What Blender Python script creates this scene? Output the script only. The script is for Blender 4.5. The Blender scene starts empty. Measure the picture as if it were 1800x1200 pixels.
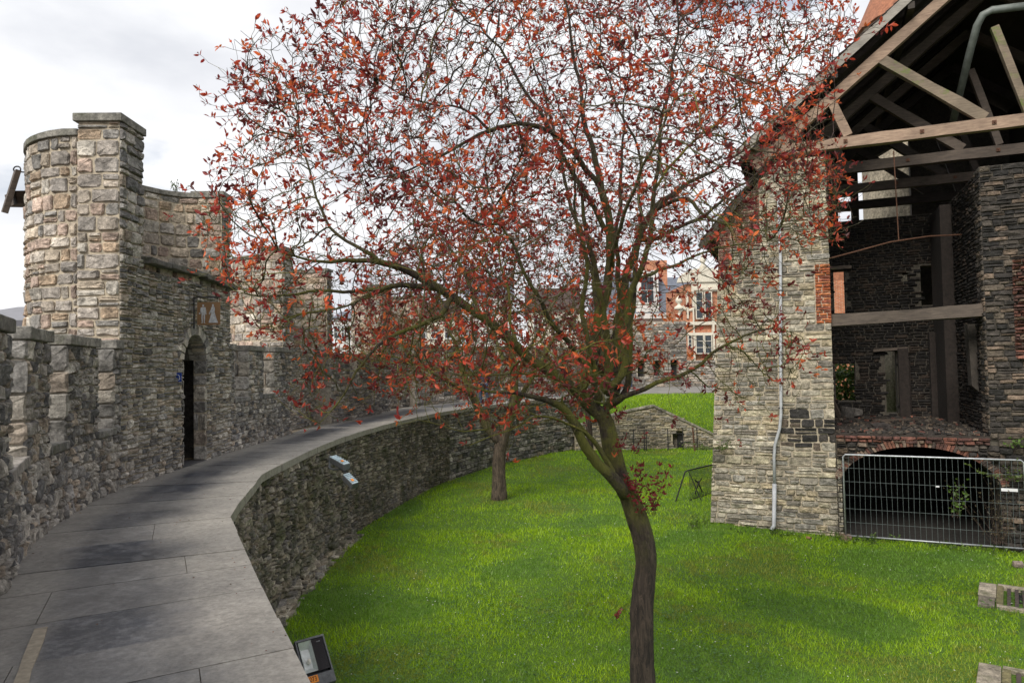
import bpy, bmesh, math, random
import numpy as np
from mathutils import Vector, Matrix, noise, kdtree
R_ = math.radians
SC = bpy.context.scene
COL = SC.collection

# ---------------------------------------------------------------- camera
ROLL = 0.0185; PITCH = math.atan(40/1200); EZ = 4.3
cam_d = bpy.data.cameras.new('camera'); cam = bpy.data.objects.new('camera', cam_d); COL.objects.link(cam)
cam_d.sensor_width = 36; cam_d.lens = 24.0; cam_d.clip_start = 0.05; cam_d.clip_end = 1500
cam.matrix_world = (Matrix.Translation((0, 0, EZ)) @ Matrix.Rotation(math.pi/2+PITCH, 4, 'X') @ Matrix.Rotation(-ROLL, 4, 'Z'))
SC.camera = cam

# ---------------------------------------------------------------- light
SUN_EL, SUN_AZ = R_(42), R_(212)      # azimuth clockwise from +Y
w = bpy.data.worlds.new('World'); SC.world = w; w.use_nodes = True
nt = w.node_tree; nt.nodes.clear()
def nn(t, typ, **kw):
    n = t.nodes.new(typ)
    for k, v in kw.items(): setattr(n, k, v)
    return n
sky = nn(nt, 'ShaderNodeTexSky', sky_type='NISHITA', sun_disc=False)
sky.sun_elevation = SUN_EL; sky.sun_rotation = SUN_AZ; sky.air_density = 1.0; sky.dust_density = 2.5
tc = nn(nt, 'ShaderNodeTexCoord'); mp = nn(nt, 'ShaderNodeMapping'); mp.inputs['Scale'].default_value = (1, 1, 2.4)
nt.links.new(tc.outputs['Generated'], mp.inputs[0])
n1 = nn(nt, 'ShaderNodeTexNoise'); n1.inputs['Scale'].default_value = 2.1; n1.inputs['Detail'].default_value = 9; n1.inputs['Roughness'].default_value = .55
mp.inputs['Location'].default_value = (3.2, 1.4, .3)
nt.links.new(mp.outputs[0], n1.inputs['Vector'])
rmp = nn(nt, 'ShaderNodeValToRGB'); rmp.color_ramp.elements[0].position = .24; rmp.color_ramp.elements[1].position = .40
nt.links.new(n1.outputs['Fac'], rmp.inputs[0])
n2 = nn(nt, 'ShaderNodeTexNoise'); n2.inputs['Scale'].default_value = 3.6; n2.inputs['Detail'].default_value = 7
nt.links.new(mp.outputs[0], n2.inputs['Vector'])
cr = nn(nt, 'ShaderNodeValToRGB'); cr.color_ramp.elements[0].position = .33; cr.color_ramp.elements[1].position = .60
cr.color_ramp.elements[0].color = (5.3, 5.45, 5.85, 1); cr.color_ramp.elements[1].color = (7.5, 7.55, 7.7, 1)
nt.links.new(n2.outputs['Fac'], cr.inputs[0])
mx = nn(nt, 'ShaderNodeMix', data_type='RGBA')
nt.links.new(rmp.outputs[0], mx.inputs['Factor']); nt.links.new(sky.outputs[0], mx.inputs['A']); nt.links.new(cr.outputs[0], mx.inputs['B'])
bg = nn(nt, 'ShaderNodeBackground'); bg.inputs['Strength'].default_value = 0.095
wo = nn(nt, 'ShaderNodeOutputWorld')
nt.links.new(mx.outputs['Result'], bg.inputs[0]); nt.links.new(bg.outputs[0], wo.inputs[0])
sl = bpy.data.lights.new('sun', 'SUN'); sl.energy = 2.3; sl.angle = R_(26); sl.color = (1, .95, .87)
so = bpy.data.objects.new('sun', sl); COL.objects.link(so)
sd = Vector((math.sin(SUN_AZ)*math.cos(SUN_EL), math.cos(SUN_AZ)*math.cos(SUN_EL), math.sin(SUN_EL)))
so.rotation_euler = (-sd).to_track_quat('-Z', 'Y').to_euler()
SC.view_settings.view_transform = 'Standard'; SC.view_settings.look = 'None'
SC.view_settings.exposure = 0.62; SC.view_settings.gamma = 1

# ---------------------------------------------------------------- calibration helpers (photo pixel -> world ray)
def ray(px, py):
    u = (px-900)/1200; v = -(py-600)/1200
    c, s = math.cos(ROLL), math.sin(ROLL)
    u2 = c*u+s*v; v2 = -s*u+c*v
    return (u2, math.cos(PITCH)-v2*math.sin(PITCH), math.sin(PITCH)+v2*math.cos(PITCH))
def gp(px, py, z=0.0):
    r = ray(px, py); t = (z-EZ)/r[2]; return (r[0]*t, r[1]*t)
def dp(px, py, d):
    r = ray(px, py); t = d/r[1]; return Vector((r[0]*t, d, EZ+r[2]*t))

# ---------------------------------------------------------------- scene graph helpers
def tag(o, label=None, cat=None, group=None, kind=None):
    if label: o['label'] = label
    if cat: o['category'] = cat
    if group: o['group'] = group
    if kind: o['kind'] = kind
    return o
def empty(name, loc=(0, 0, 0), label=None, cat=None, group=None):
    o = bpy.data.objects.new(name, None); COL.objects.link(o); o.location = loc; o.empty_display_size = .2
    return tag(o, label, cat, group)
def link(name, me, m, parent=None, smooth=False):
    if m is not None and not me.materials: me.materials.append(m)
    if not smooth: pass
    else: me.polygons.foreach_set('use_smooth', [True]*len(me.polygons))
    o = bpy.data.objects.new(name, me); COL.objects.link(o)
    if parent is not None:
        o.parent = parent
        o.matrix_parent_inverse = Matrix.Translation(-Vector(parent.location)) if parent.parent is None else Matrix.Identity(4)
        if parent.parent is not None: o.matrix_parent_inverse = Matrix.Identity(4)
    return o
class MB:
    def __init__(s): s.v = []; s.f = []; s.c = []
    def add(s, vs, fs, col=None):
        b = len(s.v); s.v += [tuple(x) for x in vs]; s.f += [tuple(i+b for i in f) for f in fs]
        if col is not None: s.c += [tuple(col)+(1,) if len(col) == 3 else tuple(col)]*len(vs)
        return s
    def box(s, c, d, rz=0, rx=0, ry=0, col=None, jit=0, M=None):
        m = Matrix.Rotation(rz, 3, 'Z') @ Matrix.Rotation(ry, 3, 'Y') @ Matrix.Rotation(rx, 3, 'X') if M is None else M
        vs = []
        for x in (-1, 1):
            for y in (-1, 1):
                for z in (-1, 1):
                    p = m @ Vector((x*d[0]/2, y*d[1]/2, z*d[2]/2))+Vector(c)
                    if jit: p += Vector([random.uniform(-jit, jit) for _ in range(3)])
                    vs.append(p)
        return s.add(vs, [(0, 1, 3, 2), (4, 6, 7, 5), (0, 4, 5, 1), (2, 3, 7, 6), (0, 2, 6, 4), (1, 5, 7, 3)], col)
    def beam(s, a, b, wd, ht, up=(0, 0, 1), col=None, jit=0):
        a, b = Vector(a), Vector(b); d = (b-a).normalized(); x = d.cross(Vector(up)).normalized(); z = x.cross(d)
        n = max(1, int((b-a).length/.6)); rings = []
        for i in range(n+1):
            p = a.lerp(b, i/n)
            j = [random.uniform(-jit, jit) for _ in range(4)]
            rings += [p+x*(wd/2+j[0])+z*(ht/2+j[1]), p-x*(wd/2+j[0])+z*(ht/2+j[2]), p-x*(wd/2+j[3])-z*(ht/2+j[1]), p+x*(wd/2+j[3])-z*(ht/2+j[2])]
        fs = [(3, 2, 1, 0), (4*n, 4*n+1, 4*n+2, 4*n+3)]
        for i in range(n):
            for k in range(4): fs.append((4*i+k, 4*i+(k+1) % 4, 4*i+4+(k+1) % 4, 4*i+4+k))
        return s.add(rings, fs, col)
    def tube(s, pts, r, n=8, col=None, caps=True):
        pts = [Vector(p) for p in pts]; rs = r if isinstance(r, (list, tuple)) else [r]*len(pts)
        vs = []; fs = []; prev = None
        for i, p in enumerate(pts):
            d = (pts[min(i+1, len(pts)-1)]-pts[max(i-1, 0)])
            d = d.normalized() if d.length > 1e-9 else Vector((0, 0, 1))
            if prev is None: x = d.orthogonal().normalized()
            else:
                x = prev-d*prev.dot(d); x = x.normalized() if x.length > 1e-6 else d.orthogonal().normalized()
            prev = x; y = d.cross(x)
            for k in range(n):
                a = 2*math.pi*k/n; vs.append(p+(x*math.cos(a)+y*math.sin(a))*rs[i])
        for i in range(len(pts)-1):
            for k in range(n): fs.append((i*n+k, i*n+(k+1) % n, (i+1)*n+(k+1) % n, (i+1)*n+k))
        if caps: fs += [tuple(range(n-1, -1, -1)), tuple(range((len(pts)-1)*n, len(pts)*n))]
        return s.add(vs, fs, col)
    def prism(s, poly, O, X, Y, Z, t0, t1, col=None):   # poly in X,Y coords, extruded along Z
        O, X, Y, Z = map(Vector, (O, X, Y, Z)); n = len(poly)
        vs = [O+X*p[0]+Y*p[1]+Z*t0 for p in poly]+[O+X*p[0]+Y*p[1]+Z*t1 for p in poly]
        fs = [tuple(range(n-1, -1, -1)), tuple(range(n, 2*n))]+[(i, (i+1) % n, n+(i+1) % n, n+i) for i in range(n)]
        return s.add(vs, fs, col)
    def lathe(s, prof, c, n=16, col=None):
        vs = [(c[0]+r*math.cos(2*math.pi*k/n), c[1]+r*math.sin(2*math.pi*k/n), c[2]+z) for r, z in prof for k in range(n)]
        fs = [(i*n+k, i*n+(k+1) % n, (i+1)*n+(k+1) % n, (i+1)*n+k) for i in range(len(prof)-1) for k in range(n)]
        fs += [tuple(range(n-1, -1, -1)), tuple(range((len(prof)-1)*n, len(prof)*n))]
        return s.add(vs, fs, col)
    def build(s, name, m, parent=None, smooth=False, bevel=0):
        me = bpy.data.meshes.new(name); me.from_pydata(s.v, [], s.f)
        bm = bmesh.new(); bm.from_mesh(me); bmesh.ops.recalc_face_normals(bm, faces=bm.faces); bm.to_mesh(me); bm.free()
        if s.c:
            at = me.attributes.new('scol', 'FLOAT_COLOR', 'POINT'); at.data.foreach_set('color', np.array(s.c, dtype=np.float32).ravel())
        o = link(name, me, m, parent, smooth)
        if bevel:
            b = o.modifiers.new('bevel', 'BEVEL'); b.width = bevel; b.segments = 2; b.limit_method = 'ANGLE'
        return o
def np_mesh(name, V, F, C, m, parent=None, smooth=False, k=3):
    me = bpy.data.meshes.new(name); V = np.asarray(V, np.float32); F = np.asarray(F, np.int32)
    me.vertices.add(len(V)); me.vertices.foreach_set('co', V.ravel())
    me.loops.add(F.size); me.loops.foreach_set('vertex_index', F.ravel())
    me.polygons.add(len(F)); me.polygons.foreach_set('loop_start', np.arange(0, F.size, F.shape[1], dtype=np.int32))
    me.polygons.foreach_set('use_smooth', [False]*len(me.polygons)); me.update(calc_edges=True)
    if C is not None:
        C = np.asarray(C, np.float32)
        if C.shape[1] == 3: C = np.hstack([C, np.ones((len(C), 1), np.float32)])
        at = me.attributes.new('scol', 'FLOAT_COLOR', 'POINT'); at.data.foreach_set('color', C.ravel())
    return link(name, me, m, parent, smooth)

# ---------------------------------------------------------------- materials
def mat(name):
    m = bpy.data.materials.new(name); m.use_nodes = True; t = m.node_tree
    return m, t, t.nodes['Principled BSDF']
def noise_n(t, scale, detail=4, rough=.55, vec=None, dist=0, out='Fac'):
    n = t.nodes.new('ShaderNodeTexNoise'); n.inputs['Scale'].default_value = scale; n.inputs['Detail'].default_value = detail
    n.inputs['Roughness'].default_value = rough; n.inputs['Distortion'].default_value = dist
    if vec is not None: t.links.new(vec, n.inputs['Vector'])
    return n.outputs[out]
def ramp(t, src, stops):
    n = t.nodes.new('ShaderNodeValToRGB'); e = n.color_ramp.elements
    while len(e) < len(stops): e.new(.5)
    for i, (p, c) in enumerate(stops):
        e[i].position = p; e[i].color = (c, c, c, 1) if not hasattr(c, '__len__') else tuple(c)+(1,)
    t.links.new(src, n.inputs[0]); return n.outputs[0]
def mix(t, fac, a, b, mode='MIX'):
    n = t.nodes.new('ShaderNodeMix'); n.data_type = 'RGBA'; n.blend_type = mode
    for key, v in (('Factor', fac), ('A', a), ('B', b)):
        s = [i for i in n.inputs if i.name == key and (i.type == 'RGBA' if key != 'Factor' else i.type == 'VALUE')][0]
        if hasattr(v, 'links') or isinstance(v, bpy.types.NodeSocket): t.links.new(v, s)
        elif key == 'Factor': s.default_value = v
        else: s.default_value = tuple(v)+(1,) if len(v) == 3 else v
    return [o for o in n.outputs if o.type == 'RGBA'][0]
def coords(t, kind='Object'):
    return t.nodes.new('ShaderNodeTexCoord').outputs[kind]
def mapping(t, vec, sc=(1, 1, 1), rot=(0, 0, 0)):
    n = t.nodes.new('ShaderNodeMapping'); n.inputs['Scale'].default_value = sc; n.inputs['Rotation'].default_value = rot
    t.links.new(vec, n.inputs[0]); return n.outputs[0]
def bump(t, p, h, dist, strength=1, prev=None):
    n = t.nodes.new('ShaderNodeBump'); n.inputs['Distance'].default_value = dist; n.inputs['Strength'].default_value = strength
    t.links.new(h, n.inputs['Height'])
    if prev is not None: t.links.new(prev, n.inputs['Normal'])
    t.links.new(n.outputs[0], p.inputs['Normal']); return n.outputs[0]
def attr(t, name='scol'):
    n = t.nodes.new('ShaderNodeAttribute'); n.attribute_name = name; return n.outputs['Color']

def m_stone(name, moss=0, lichen=.25, gloss=.9, bumpd=.02, mosscol=(.05, .06, .015)):
    m, t, p = mat(name); c = coords(t)
    base = attr(t)
    f = ramp(t, noise_n(t, 9, 8, .65, c), [(.34, .5), (.66, 1.45)])
    base = mix(t, 1, base, f, 'MULTIPLY')
    g = ramp(t, noise_n(t, 45, 4, .7, c), [(.3, .6), (.7, 1.35)])
    base = mix(t, 1, base, g, 'MULTIPLY')
    st = ramp(t, noise_n(t, .9, 8, .7, c), [(.36, .62), (.62, 1.22)])
    base = mix(t, 1, base, st, 'MULTIPLY')
    if lichen:
        l = ramp(t, noise_n(t, 14, 6, .7, c, .6), [(.60, 0), (.72, lichen)])
        base = mix(t, l, base, (.42, .40, .33))
        ly = ramp(t, noise_n(t, 7, 6, .75, mapping(t, c, (1.3, 1.1, .9))), [(.66, 0), (.74, lichen*1.3)])
        base = mix(t, ly, base, (.30, .25, .06))
    if moss:
        mo = ramp(t, noise_n(t, 1.7, 7, .7, c), [(.5-.1*moss, 0), (.68-.1*moss, .75)])
        base = mix(t, mo, base, mosscol)
    t.links.new(base, p.inputs['Base Color']); p.inputs['Roughness'].default_value = gloss
    b1 = bump(t, p, noise_n(t, 22, 8, .7, c), bumpd, .9)
    v = t.nodes.new('ShaderNodeTexVoronoi'); v.inputs['Scale'].default_value = 16; t.links.new(c, v.inputs['Vector'])
    bump(t, p, v.outputs['Distance'], bumpd*.8, .6, b1)
    return m
def m_plain(name, col, rough=.8, nscale=12, var=.35, bumpd=.004, metal=0, sc=(1, 1, 1), spec=None):
    m, t, p = mat(name); c = mapping(t, coords(t), sc)
    f = ramp(t, noise_n(t, nscale, 7, .65, c), [(.3, 1-var), (.7, 1+var)])
    base = mix(t, 1, tuple(col), f, 'MULTIPLY')
    t.links.new(base, p.inputs['Base Color']); p.inputs['Roughness'].default_value = rough; p.inputs['Metallic'].default_value = metal
    if bumpd: bump(t, p, noise_n(t, nscale*2.5, 6, .7, c), bumpd, .8)
    return m
STONE = m_stone('stone_grey'); STONE_D = m_stone('stone_mossy', moss=.25, lichen=.3); STONE_L = m_stone('stone_pale', lichen=.45)
STONE_B = m_stone('stone_burnt', lichen=0); COPING = m_stone('coping_stone', moss=.1, lichen=.5, bumpd=.012)
MORTAR = m_plain('mortar', (.31, .275, .225), .95, 14, .45, .012)
MORTAR_L = m_plain('pale_mortar', (.42, .36, .27), .95, 14, .35, .012)
MORTAR_D = m_plain('dark_mortar', (.075, .066, .052), .95, 14, .5, .012)
IRON = m_plain('iron', (.03, .03, .032), .6, 20, .4, .001, .3); RUST = m_plain('rusty_iron', (.10, .045, .025), .85, 25, .5, .002)
GALV = m_plain('galvanised_steel', (.42, .44, .46), .45, 18, .25, .0005, .6)
GREYM = m_plain('grey_paint', (.10, .105, .11), .5, 30, .35, .0008)
PIPE = m_plain('pipe_plastic', (.42, .43, .45), .5, 8, .2, .0005)
TILE = m_plain('roof_tile', (.055, .035, .03), .85, 6, .5, .01); SLATE = m_plain('slate', (.12, .135, .17), .6, 5, .35, .004)
WHITE = m_plain('white_render', (.62, .62, .60), .8, 4, .12, .002); GLASS = m_plain('window_glass', (.035, .045, .055), .12, 3, .4, 0)
CREAM = m_plain('cream_stone', (.62, .58, .48), .85, 6, .2, .004)
def m_wood(name, col, col2, moss=0, rough=.8):
    m, t, p = mat(name); c = coords(t)
    cm = mapping(t, c, (1.2, 1.2, 9))
    base = mix(t, ramp(t, noise_n(t, 3, 8, .7, cm, .5), [(.35, 0), (.65, 1)]), col, col2)
    g = ramp(t, noise_n(t, 1.4, 4, .6, c), [(.3, .65), (.7, 1.2)]); base = mix(t, 1, base, g, 'MULTIPLY')
    if moss: base = mix(t, ramp(t, noise_n(t, 1.6, 6, .7, c), [(.52, 0), (.62, .9)]), base, (.10, .14, .02))
    t.links.new(base, p.inputs['Base Color']); p.inputs['Roughness'].default_value = rough
    bump(t, p, noise_n(t, 9, 8, .7, cm), .006, .9); return m
WOOD = m_wood('pale_timber', (.36, .255, .18), (.21, .14, .10)); BARGE = m_wood('weathered_board', (.36, .33, .29), (.22, .20, .17)); WOODM = m_wood('mossy_timber', (.22, .17, .12), (.13, .10, .07), 1)
WOODD = m_wood('dark_timber', (.06, .045, .035), (.03, .024, .02)); WOODG = m_wood('grey_timber', (.13, .10, .078), (.065, .05, .04))
def m_brickwork(name, c1, c2, mort, sc=1.0, w_=.22, h_=.07):
    m, t, p = mat(name)
    b = t.nodes.new('ShaderNodeTexBrick'); b.inputs['Scale'].default_value = sc; b.inputs['Mortar Size'].default_value = .008
    b.inputs['Brick Width'].default_value = w_; b.inputs['Row Height'].default_value = h_
    b.inputs['Color1'].default_value = tuple(c1)+(1,); b.inputs['Color2'].default_value = tuple(c2)+(1,); b.inputs['Mortar'].default_value = tuple(mort)+(1,)
    t.links.new(mapping(t, coords(t), (1, 1, 1), (math.pi/2, 0, 0)), b.inputs['Vector'])
    base = mix(t, 1, b.outputs['Color'], ramp(t, noise_n(t, 3, 6, .7, coords(t)), [(.3, .65), (.7, 1.3)]), 'MULTIPLY')
    t.links.new(base, p.inputs['Base Color']); p.inputs['Roughness'].default_value = .9
    return m
BRICKH = m_brickwork('orange_brickwork', (.50, .16, .06), (.42, .12, .05), (.5, .4, .3))
def m_bark():
    m, t, p = mat('bark'); c = coords(t)
    base = attr(t)
    n = noise_n(t, 4, 9, .75, mapping(t, c, (5, 5, 1.0)), .9)
    base = mix(t, 1, base, ramp(t, n, [(.38, .22), (.5, .85), (.66, 1.9)]), 'MULTIPLY')
    base = mix(t, ramp(t, noise_n(t, 6, 7, .8, c), [(.58, 0), (.66, .55)]), base, (.12, .085, .055))
    mo = ramp(t, noise_n(t, 2.2, 6, .7, c), [(.40, 0), (.56, 1)])
    zc = t.nodes.new('ShaderNodeSeparateXYZ'); t.links.new(c, zc.inputs[0])
    zr = ramp(t, zc.outputs['Z'], [(0, 0), (1, 0)]); 
    mr = t.nodes.new('ShaderNodeMapRange'); mr.inputs['From Min'].default_value = 2.0; mr.inputs['From Max'].default_value = 3.0
    t.links.new(zc.outputs['Z'], mr.inputs['Value'])
    mr2 = t.nodes.new('ShaderNodeMapRange'); mr2.inputs['From Min'].default_value = 7.0; mr2.inputs['From Max'].default_value = 4.8
    t.links.new(zc.outputs['Z'], mr2.inputs['Value'])
    a = t.nodes.new('ShaderNodeMath'); a.operation = 'MULTIPLY'; t.links.new(mr.outputs[0], a.inputs[0]); t.links.new(mr2.outputs[0], a.inputs[1])
    a2 = t.nodes.new('ShaderNodeMath'); a2.operation = 'MULTIPLY'; t.links.new(a.outputs[0], a2.inputs[0]); t.links.new(mo, a2.inputs[1])
    base = mix(t, a2.outputs[0], base, (.15, .15, .025))
    t.links.new(base, p.inputs['Base Color']); p.inputs['Roughness'].default_value = .9
    bump(t, p, n, .08, 1); return m
BARK = m_bark()
def m_leaf(name, trans=.45):
    m, t, p = mat(name); c = attr(t)
    t.links.new(c, p.inputs['Base Color']); p.inputs['Roughness'].default_value = .45
    tr = t.nodes.new('ShaderNodeBsdfTranslucent'); t.links.new(c, tr.inputs[0])
    mxs = t.nodes.new('ShaderNodeMixShader'); mxs.inputs[0].default_value = trans
    t.links.new(p.outputs[0], mxs.inputs[1]); t.links.new(tr.outputs[0], mxs.inputs[2])
    t.links.new(mxs.outputs[0], t.nodes['Material Output'].inputs[0]); return m
LEAF = m_leaf('leaf', .5); GRASSM = m_leaf('grass_blade', .35)

# ---------------------------------------------------------------- paths and masonry
def smooth(pts, n=6):
    P = [Vector(p) for p in pts]; out = []
    for i in range(len(P)-1):
        a, b, c, d = P[max(i-1, 0)], P[i], P[i+1], P[min(i+2, len(P)-1)]
        for k in range(n):
            t = k/n
            out.append(.5*((2*b)+(c-a)*t+(2*a-5*b+4*c-d)*t*t+(3*b-a-3*c+d)*t**3))
    out.append(P[-1]); return [tuple(o) for o in out]
class Path:
    def __init__(s, pts, side=1):
        s.p = np.array(pts, float); d = np.diff(s.p, axis=0); L = np.hypot(d[:, 0], d[:, 1])
        s.u = np.concatenate([[0], np.cumsum(L)]); s.L = s.u[-1]
        nr = np.stack([d[:, 1], -d[:, 0]], 1)/L[:, None]*side
        nv = np.vstack([nr[:1], (nr[1:]+nr[:-1]), nr[-1:]]); s.n = nv/np.linalg.norm(nv, axis=1)[:, None]
    def at(s, u, wv=0):
        x = np.interp(u, s.u, s.p[:, 0]); y = np.interp(u, s.u, s.p[:, 1])
        nx = np.interp(u, s.u, s.n[:, 0]); ny = np.interp(u, s.u, s.n[:, 1])
        return x+nx*wv, y+ny*wv
    def upx(s, px, py=640):
        r = ray(px, py); k = r[0]/r[1]
        f = s.p[:, 0]-k*s.p[:, 1]
        for i in range(len(f)-1):
            if f[i]*f[i+1] <= 0 and s.p[i, 1] > .5:
                t = f[i]/(f[i]-f[i+1]); return s.u[i]+t*(s.u[i+1]-s.u[i])
        return None
def strip(mb, P, u0, u1, w0, w1, z0, z1, step=.45, col=None, jit=0):
    n = max(1, int((u1-u0)/step)); us = np.linspace(u0, u1, n+1)
    a = P.at(us, w0); b = P.at(us, w1); vs = []
    for i in range(n+1):
        j = [random.uniform(-jit, jit) for _ in range(4)]
        ax, ay = a[0][i], a[1][i]; bx, by = b[0][i], b[1][i]
        ex, ey = (ax-bx), (ay-by); L = math.hypot(ex, ey) or 1
        vs += [(ax+ex/L*j[0], ay+ey/L*j[0], z0), (ax+ex/L*j[1], ay+ey/L*j[1], z1+j[2]), (bx, by, z1+j[3]), (bx, by, z0)]
    fs = [(0, 1, 2, 3), (4*n+3, 4*n+2, 4*n+1, 4*n)]
    for i in range(n):
        for k in range(4): fs.append((4*i+k, 4*i+4+k, 4*i+4+(k+1) % 4, 4*i+(k+1) % 4))
    mb.add(vs, fs, col)
def clip_poly(poly, hp):
    for (a, b, c) in hp:                 # keep a*u+b*v+c >= 0
        out = []
        for i in range(len(poly)):
            p, q = poly[i], poly[(i+1) % len(poly)]
            dp_, dq = a*p[0]+b*p[1]+c, a*q[0]+b*q[1]+c
            if dp_ >= 0: out.append(p)
            if dp_*dq < 0:
                t = dp_/(dp_-dq); out.append((p[0]+t*(q[0]-p[0]), p[1]+t*(q[1]-p[1])))
        poly = out
        if len(poly) < 3: return []
    return poly
PAL = {
 'rubble': [(.33, .31, .28), (.24, .23, .215), (.38, .35, .305), (.18, .17, .16), (.28, .26, .23), (.34, .285, .225), (.14, .137, .135), (.43, .40, .35)],
 'ashlar': [(.40, .345, .285), (.44, .39, .33), (.37, .28, .225), (.36, .32, .28), (.42, .32, .26), (.31, .28, .25), (.47, .43, .37), (.40, .30, .21), (.25, .235, .215), (.43, .36, .28)],
 'jamb':   [(.32, .30, .265), (.27, .255, .235), (.37, .335, .285), (.21, .20, .185), (.34, .285, .23)],
 'ret':    [(.23, .20, .155), (.17, .15, .115), (.27, .238, .185), (.11, .10, .085), (.21, .175, .125), (.33, .295, .235), (.19, .175, .155)],
 'facade': [(.36, .315, .24), (.31, .28, .225), (.41, .37, .29), (.26, .235, .19), (.36, .30, .20), (.30, .28, .24), (.43, .38, .27), (.19, .17, .14)],
 'brick':  [(.17, .068, .046), (.12, .052, .04), (.20, .085, .06), (.10, .05, .04), (.20, .14, .10)],
 'orange': [(.42, .12, .04), (.36, .095, .035), (.30, .09, .05), (.46, .16, .06)],
 'burnt':  [(.045, .04, .036), (.065, .056, .048), (.032, .029, .027), (.09, .075, .06), (.13, .10, .075)],
 'burntl': [(.055, .047, .04), (.035, .03, .026), (.07, .058, .047), (.022, .020, .018), (.10, .08, .06), (.15, .11, .08)],
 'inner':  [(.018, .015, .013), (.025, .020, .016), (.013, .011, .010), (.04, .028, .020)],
}
def shade(c, f): return (c[0]*f, c[1]*f, c[2]*f)
class Masonry:
    """collects individually shaped stones laid on a wall face"""
    def __init__(s): s.V = []; s.F = []; s.C = []; s.n = 0
    def lay(s, P, rects, tw, th, pal, seed=0, style='rubble', joint=.014, dep=.035, amp=.03, clip=None, colf=None, zmap=None, warp=None, rough=.012, skip=None):
        rnd = random.Random(seed); cells = []
        def guil(a, b, c, d):
            wd, ht = b-a, d-c
            kw, kh = wd/(tw*rnd.uniform(.75, 1.7)), ht/(th*rnd.uniform(.7, 1.7))
            if max(kw, kh) < 1: cells.append((a, b, c, d)); return
            f = rnd.uniform(.34, .66)
            if kw > kh: m = a+wd*f; guil(a, m, c, d); guil(m, b, c, d)
            else: m = c+ht*f; guil(a, b, c, m); guil(a, b, m, d)
        for (a, b, c, d) in rects:
            if style == 'rubble':
                n = max(1, int((b-a)/2.2))
                for i in range(n): guil(a+(b-a)*i/n, a+(b-a)*(i+1)/n, c, d)
            else:
                v = c
                while v < d-1e-4:
                    h = th*rnd.uniform(.72, 1.3); 
                    if d-v-h < th*.5: h = d-v
                    u = a-rnd.uniform(0, tw*.0)
                    first = rnd.uniform(.4, 1)
                    while u < b-1e-4:
                        wd = tw*rnd.uniform(.55, 1.6)*first; first = 1
                        if b-u-wd < tw*.4: wd = b-u
                        if style == 'course' and rnd.random() < .2 and h > .09:
                            m = v+h*rnd.uniform(.4, .6); cells.append((u, u+wd, v, m)); cells.append((u, u+wd, m, v+h))
                        else: cells.append((u, u+wd, v, v+h))
                        u += wd
                    v += h
        bu0 = min(r[0] for r in rects); bu1 = max(r[1] for r in rects); bv0 = min(r[2] for r in rects); bv1 = max(r[3] for r in rects)
        UVW = []; 
        for (a, b, c, d) in cells:
            wd, ht = b-a, d-c
            if skip and skip((a+b)/2, (c+d)/2): continue
            ch = min(wd, ht); k = [ch*rnd.uniform(.03, .22) for _ in range(4)]
            poly = [(a+k[0], c), ((a+b)/2+wd*rnd.uniform(-.15, .15), c+ht*rnd.uniform(-.03, .05)), (b-k[1], c), (b, c+k[1]), (b-wd*rnd.uniform(-.02, .03), (c+d)/2), (b, d-k[2]), (b-k[2], d),
                    ((a+b)/2+wd*rnd.uniform(-.15, .15), d-ht*rnd.uniform(-.03, .05)), (a+k[3], d), (a, d-k[3]), (a+wd*rnd.uniform(-.02, .03), (c+d)/2), (a, c+k[0])]
            pw = []
            for (u, v) in poly:
                f = min(1, max(0, min(u-bu0, bu1-u, v-bv0, bv1-v)/.08))
                nv = noise.noise_vector((u*2.3, v*2.9, seed*7.7)); nw = noise.noise_vector((u*7, v*8, seed*3.1+9))
                pw.append((u+f*(nv[0]*amp+nw[0]*amp*.45), v+f*(nv[1]*amp*.8+nw[1]*amp*.4)))
            if clip: pw = clip_poly(pw, clip)
            if len(pw) < 3: continue
            if warp: pw = [warp(u, v) for u, v in pw]
            cu = sum(p[0] for p in pw)/len(pw); cv = sum(p[1] for p in pw)/len(pw)
            eu = max(p[0] for p in pw)-min(p[0] for p in pw); ev = max(p[1] for p in pw)-min(p[1] for p in pw)
            if eu < joint*1.6 or ev < joint*1.6: continue
            fu, fv = 1-joint/eu*rnd.uniform(.7, 1.4), 1-joint/ev*rnd.uniform(.7, 1.4)
            h = dep*rnd.uniform(.35, 1.15); tu, tv = rnd.uniform(-1, 1)*dep*.45, rnd.uniform(-1, 1)*dep*.45
            rg = min(rough, ch*.1); n = len(pw); base = s.n
            ib = max(.6, 1-.03/max(.05, min(eu, ev))); 
            for (sc, ww) in ((1, -.02), (1, .35), (ib, 1)):
                for (u, v) in pw:
                    du, dv = (u-cu)*fu*sc, (v-cv)*fv*sc
                    wz = -.02 if ww < 0 else h*ww+(tu*du/(eu/2)+tv*dv/(ev/2))*(.4 if ww < .9 else 1)+rnd.uniform(-rg, rg)
                    UVW.append((cu+du, cv+dv, wz))
            UVW.append((cu+rnd.uniform(-.1, .1)*eu, cv+rnd.uniform(-.1, .1)*ev, h+rnd.uniform(-rg, rg*1.6)))
            for q in (0, 1):
                for i in range(n):
                    j = (i+1) % n; A, B = base+q*n+i, base+q*n+j
                    s.F += [(A, B, B+n), (A, B+n, A+n)]
            for i in range(n): s.F.append((base+2*n+i, base+2*n+(i+1) % n, base+3*n))
            s.n += 3*n+1
            pl = pal
            if colf: pl = colf(cu, cv, rnd) or pal
            cc = rnd.choice(PAL[pl]); br = rnd.uniform(.8, 1.2); col = (cc[0]*br, cc[1]*br, cc[2]*br, 1)
            s.C += [col]*(3*n+1)
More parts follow.
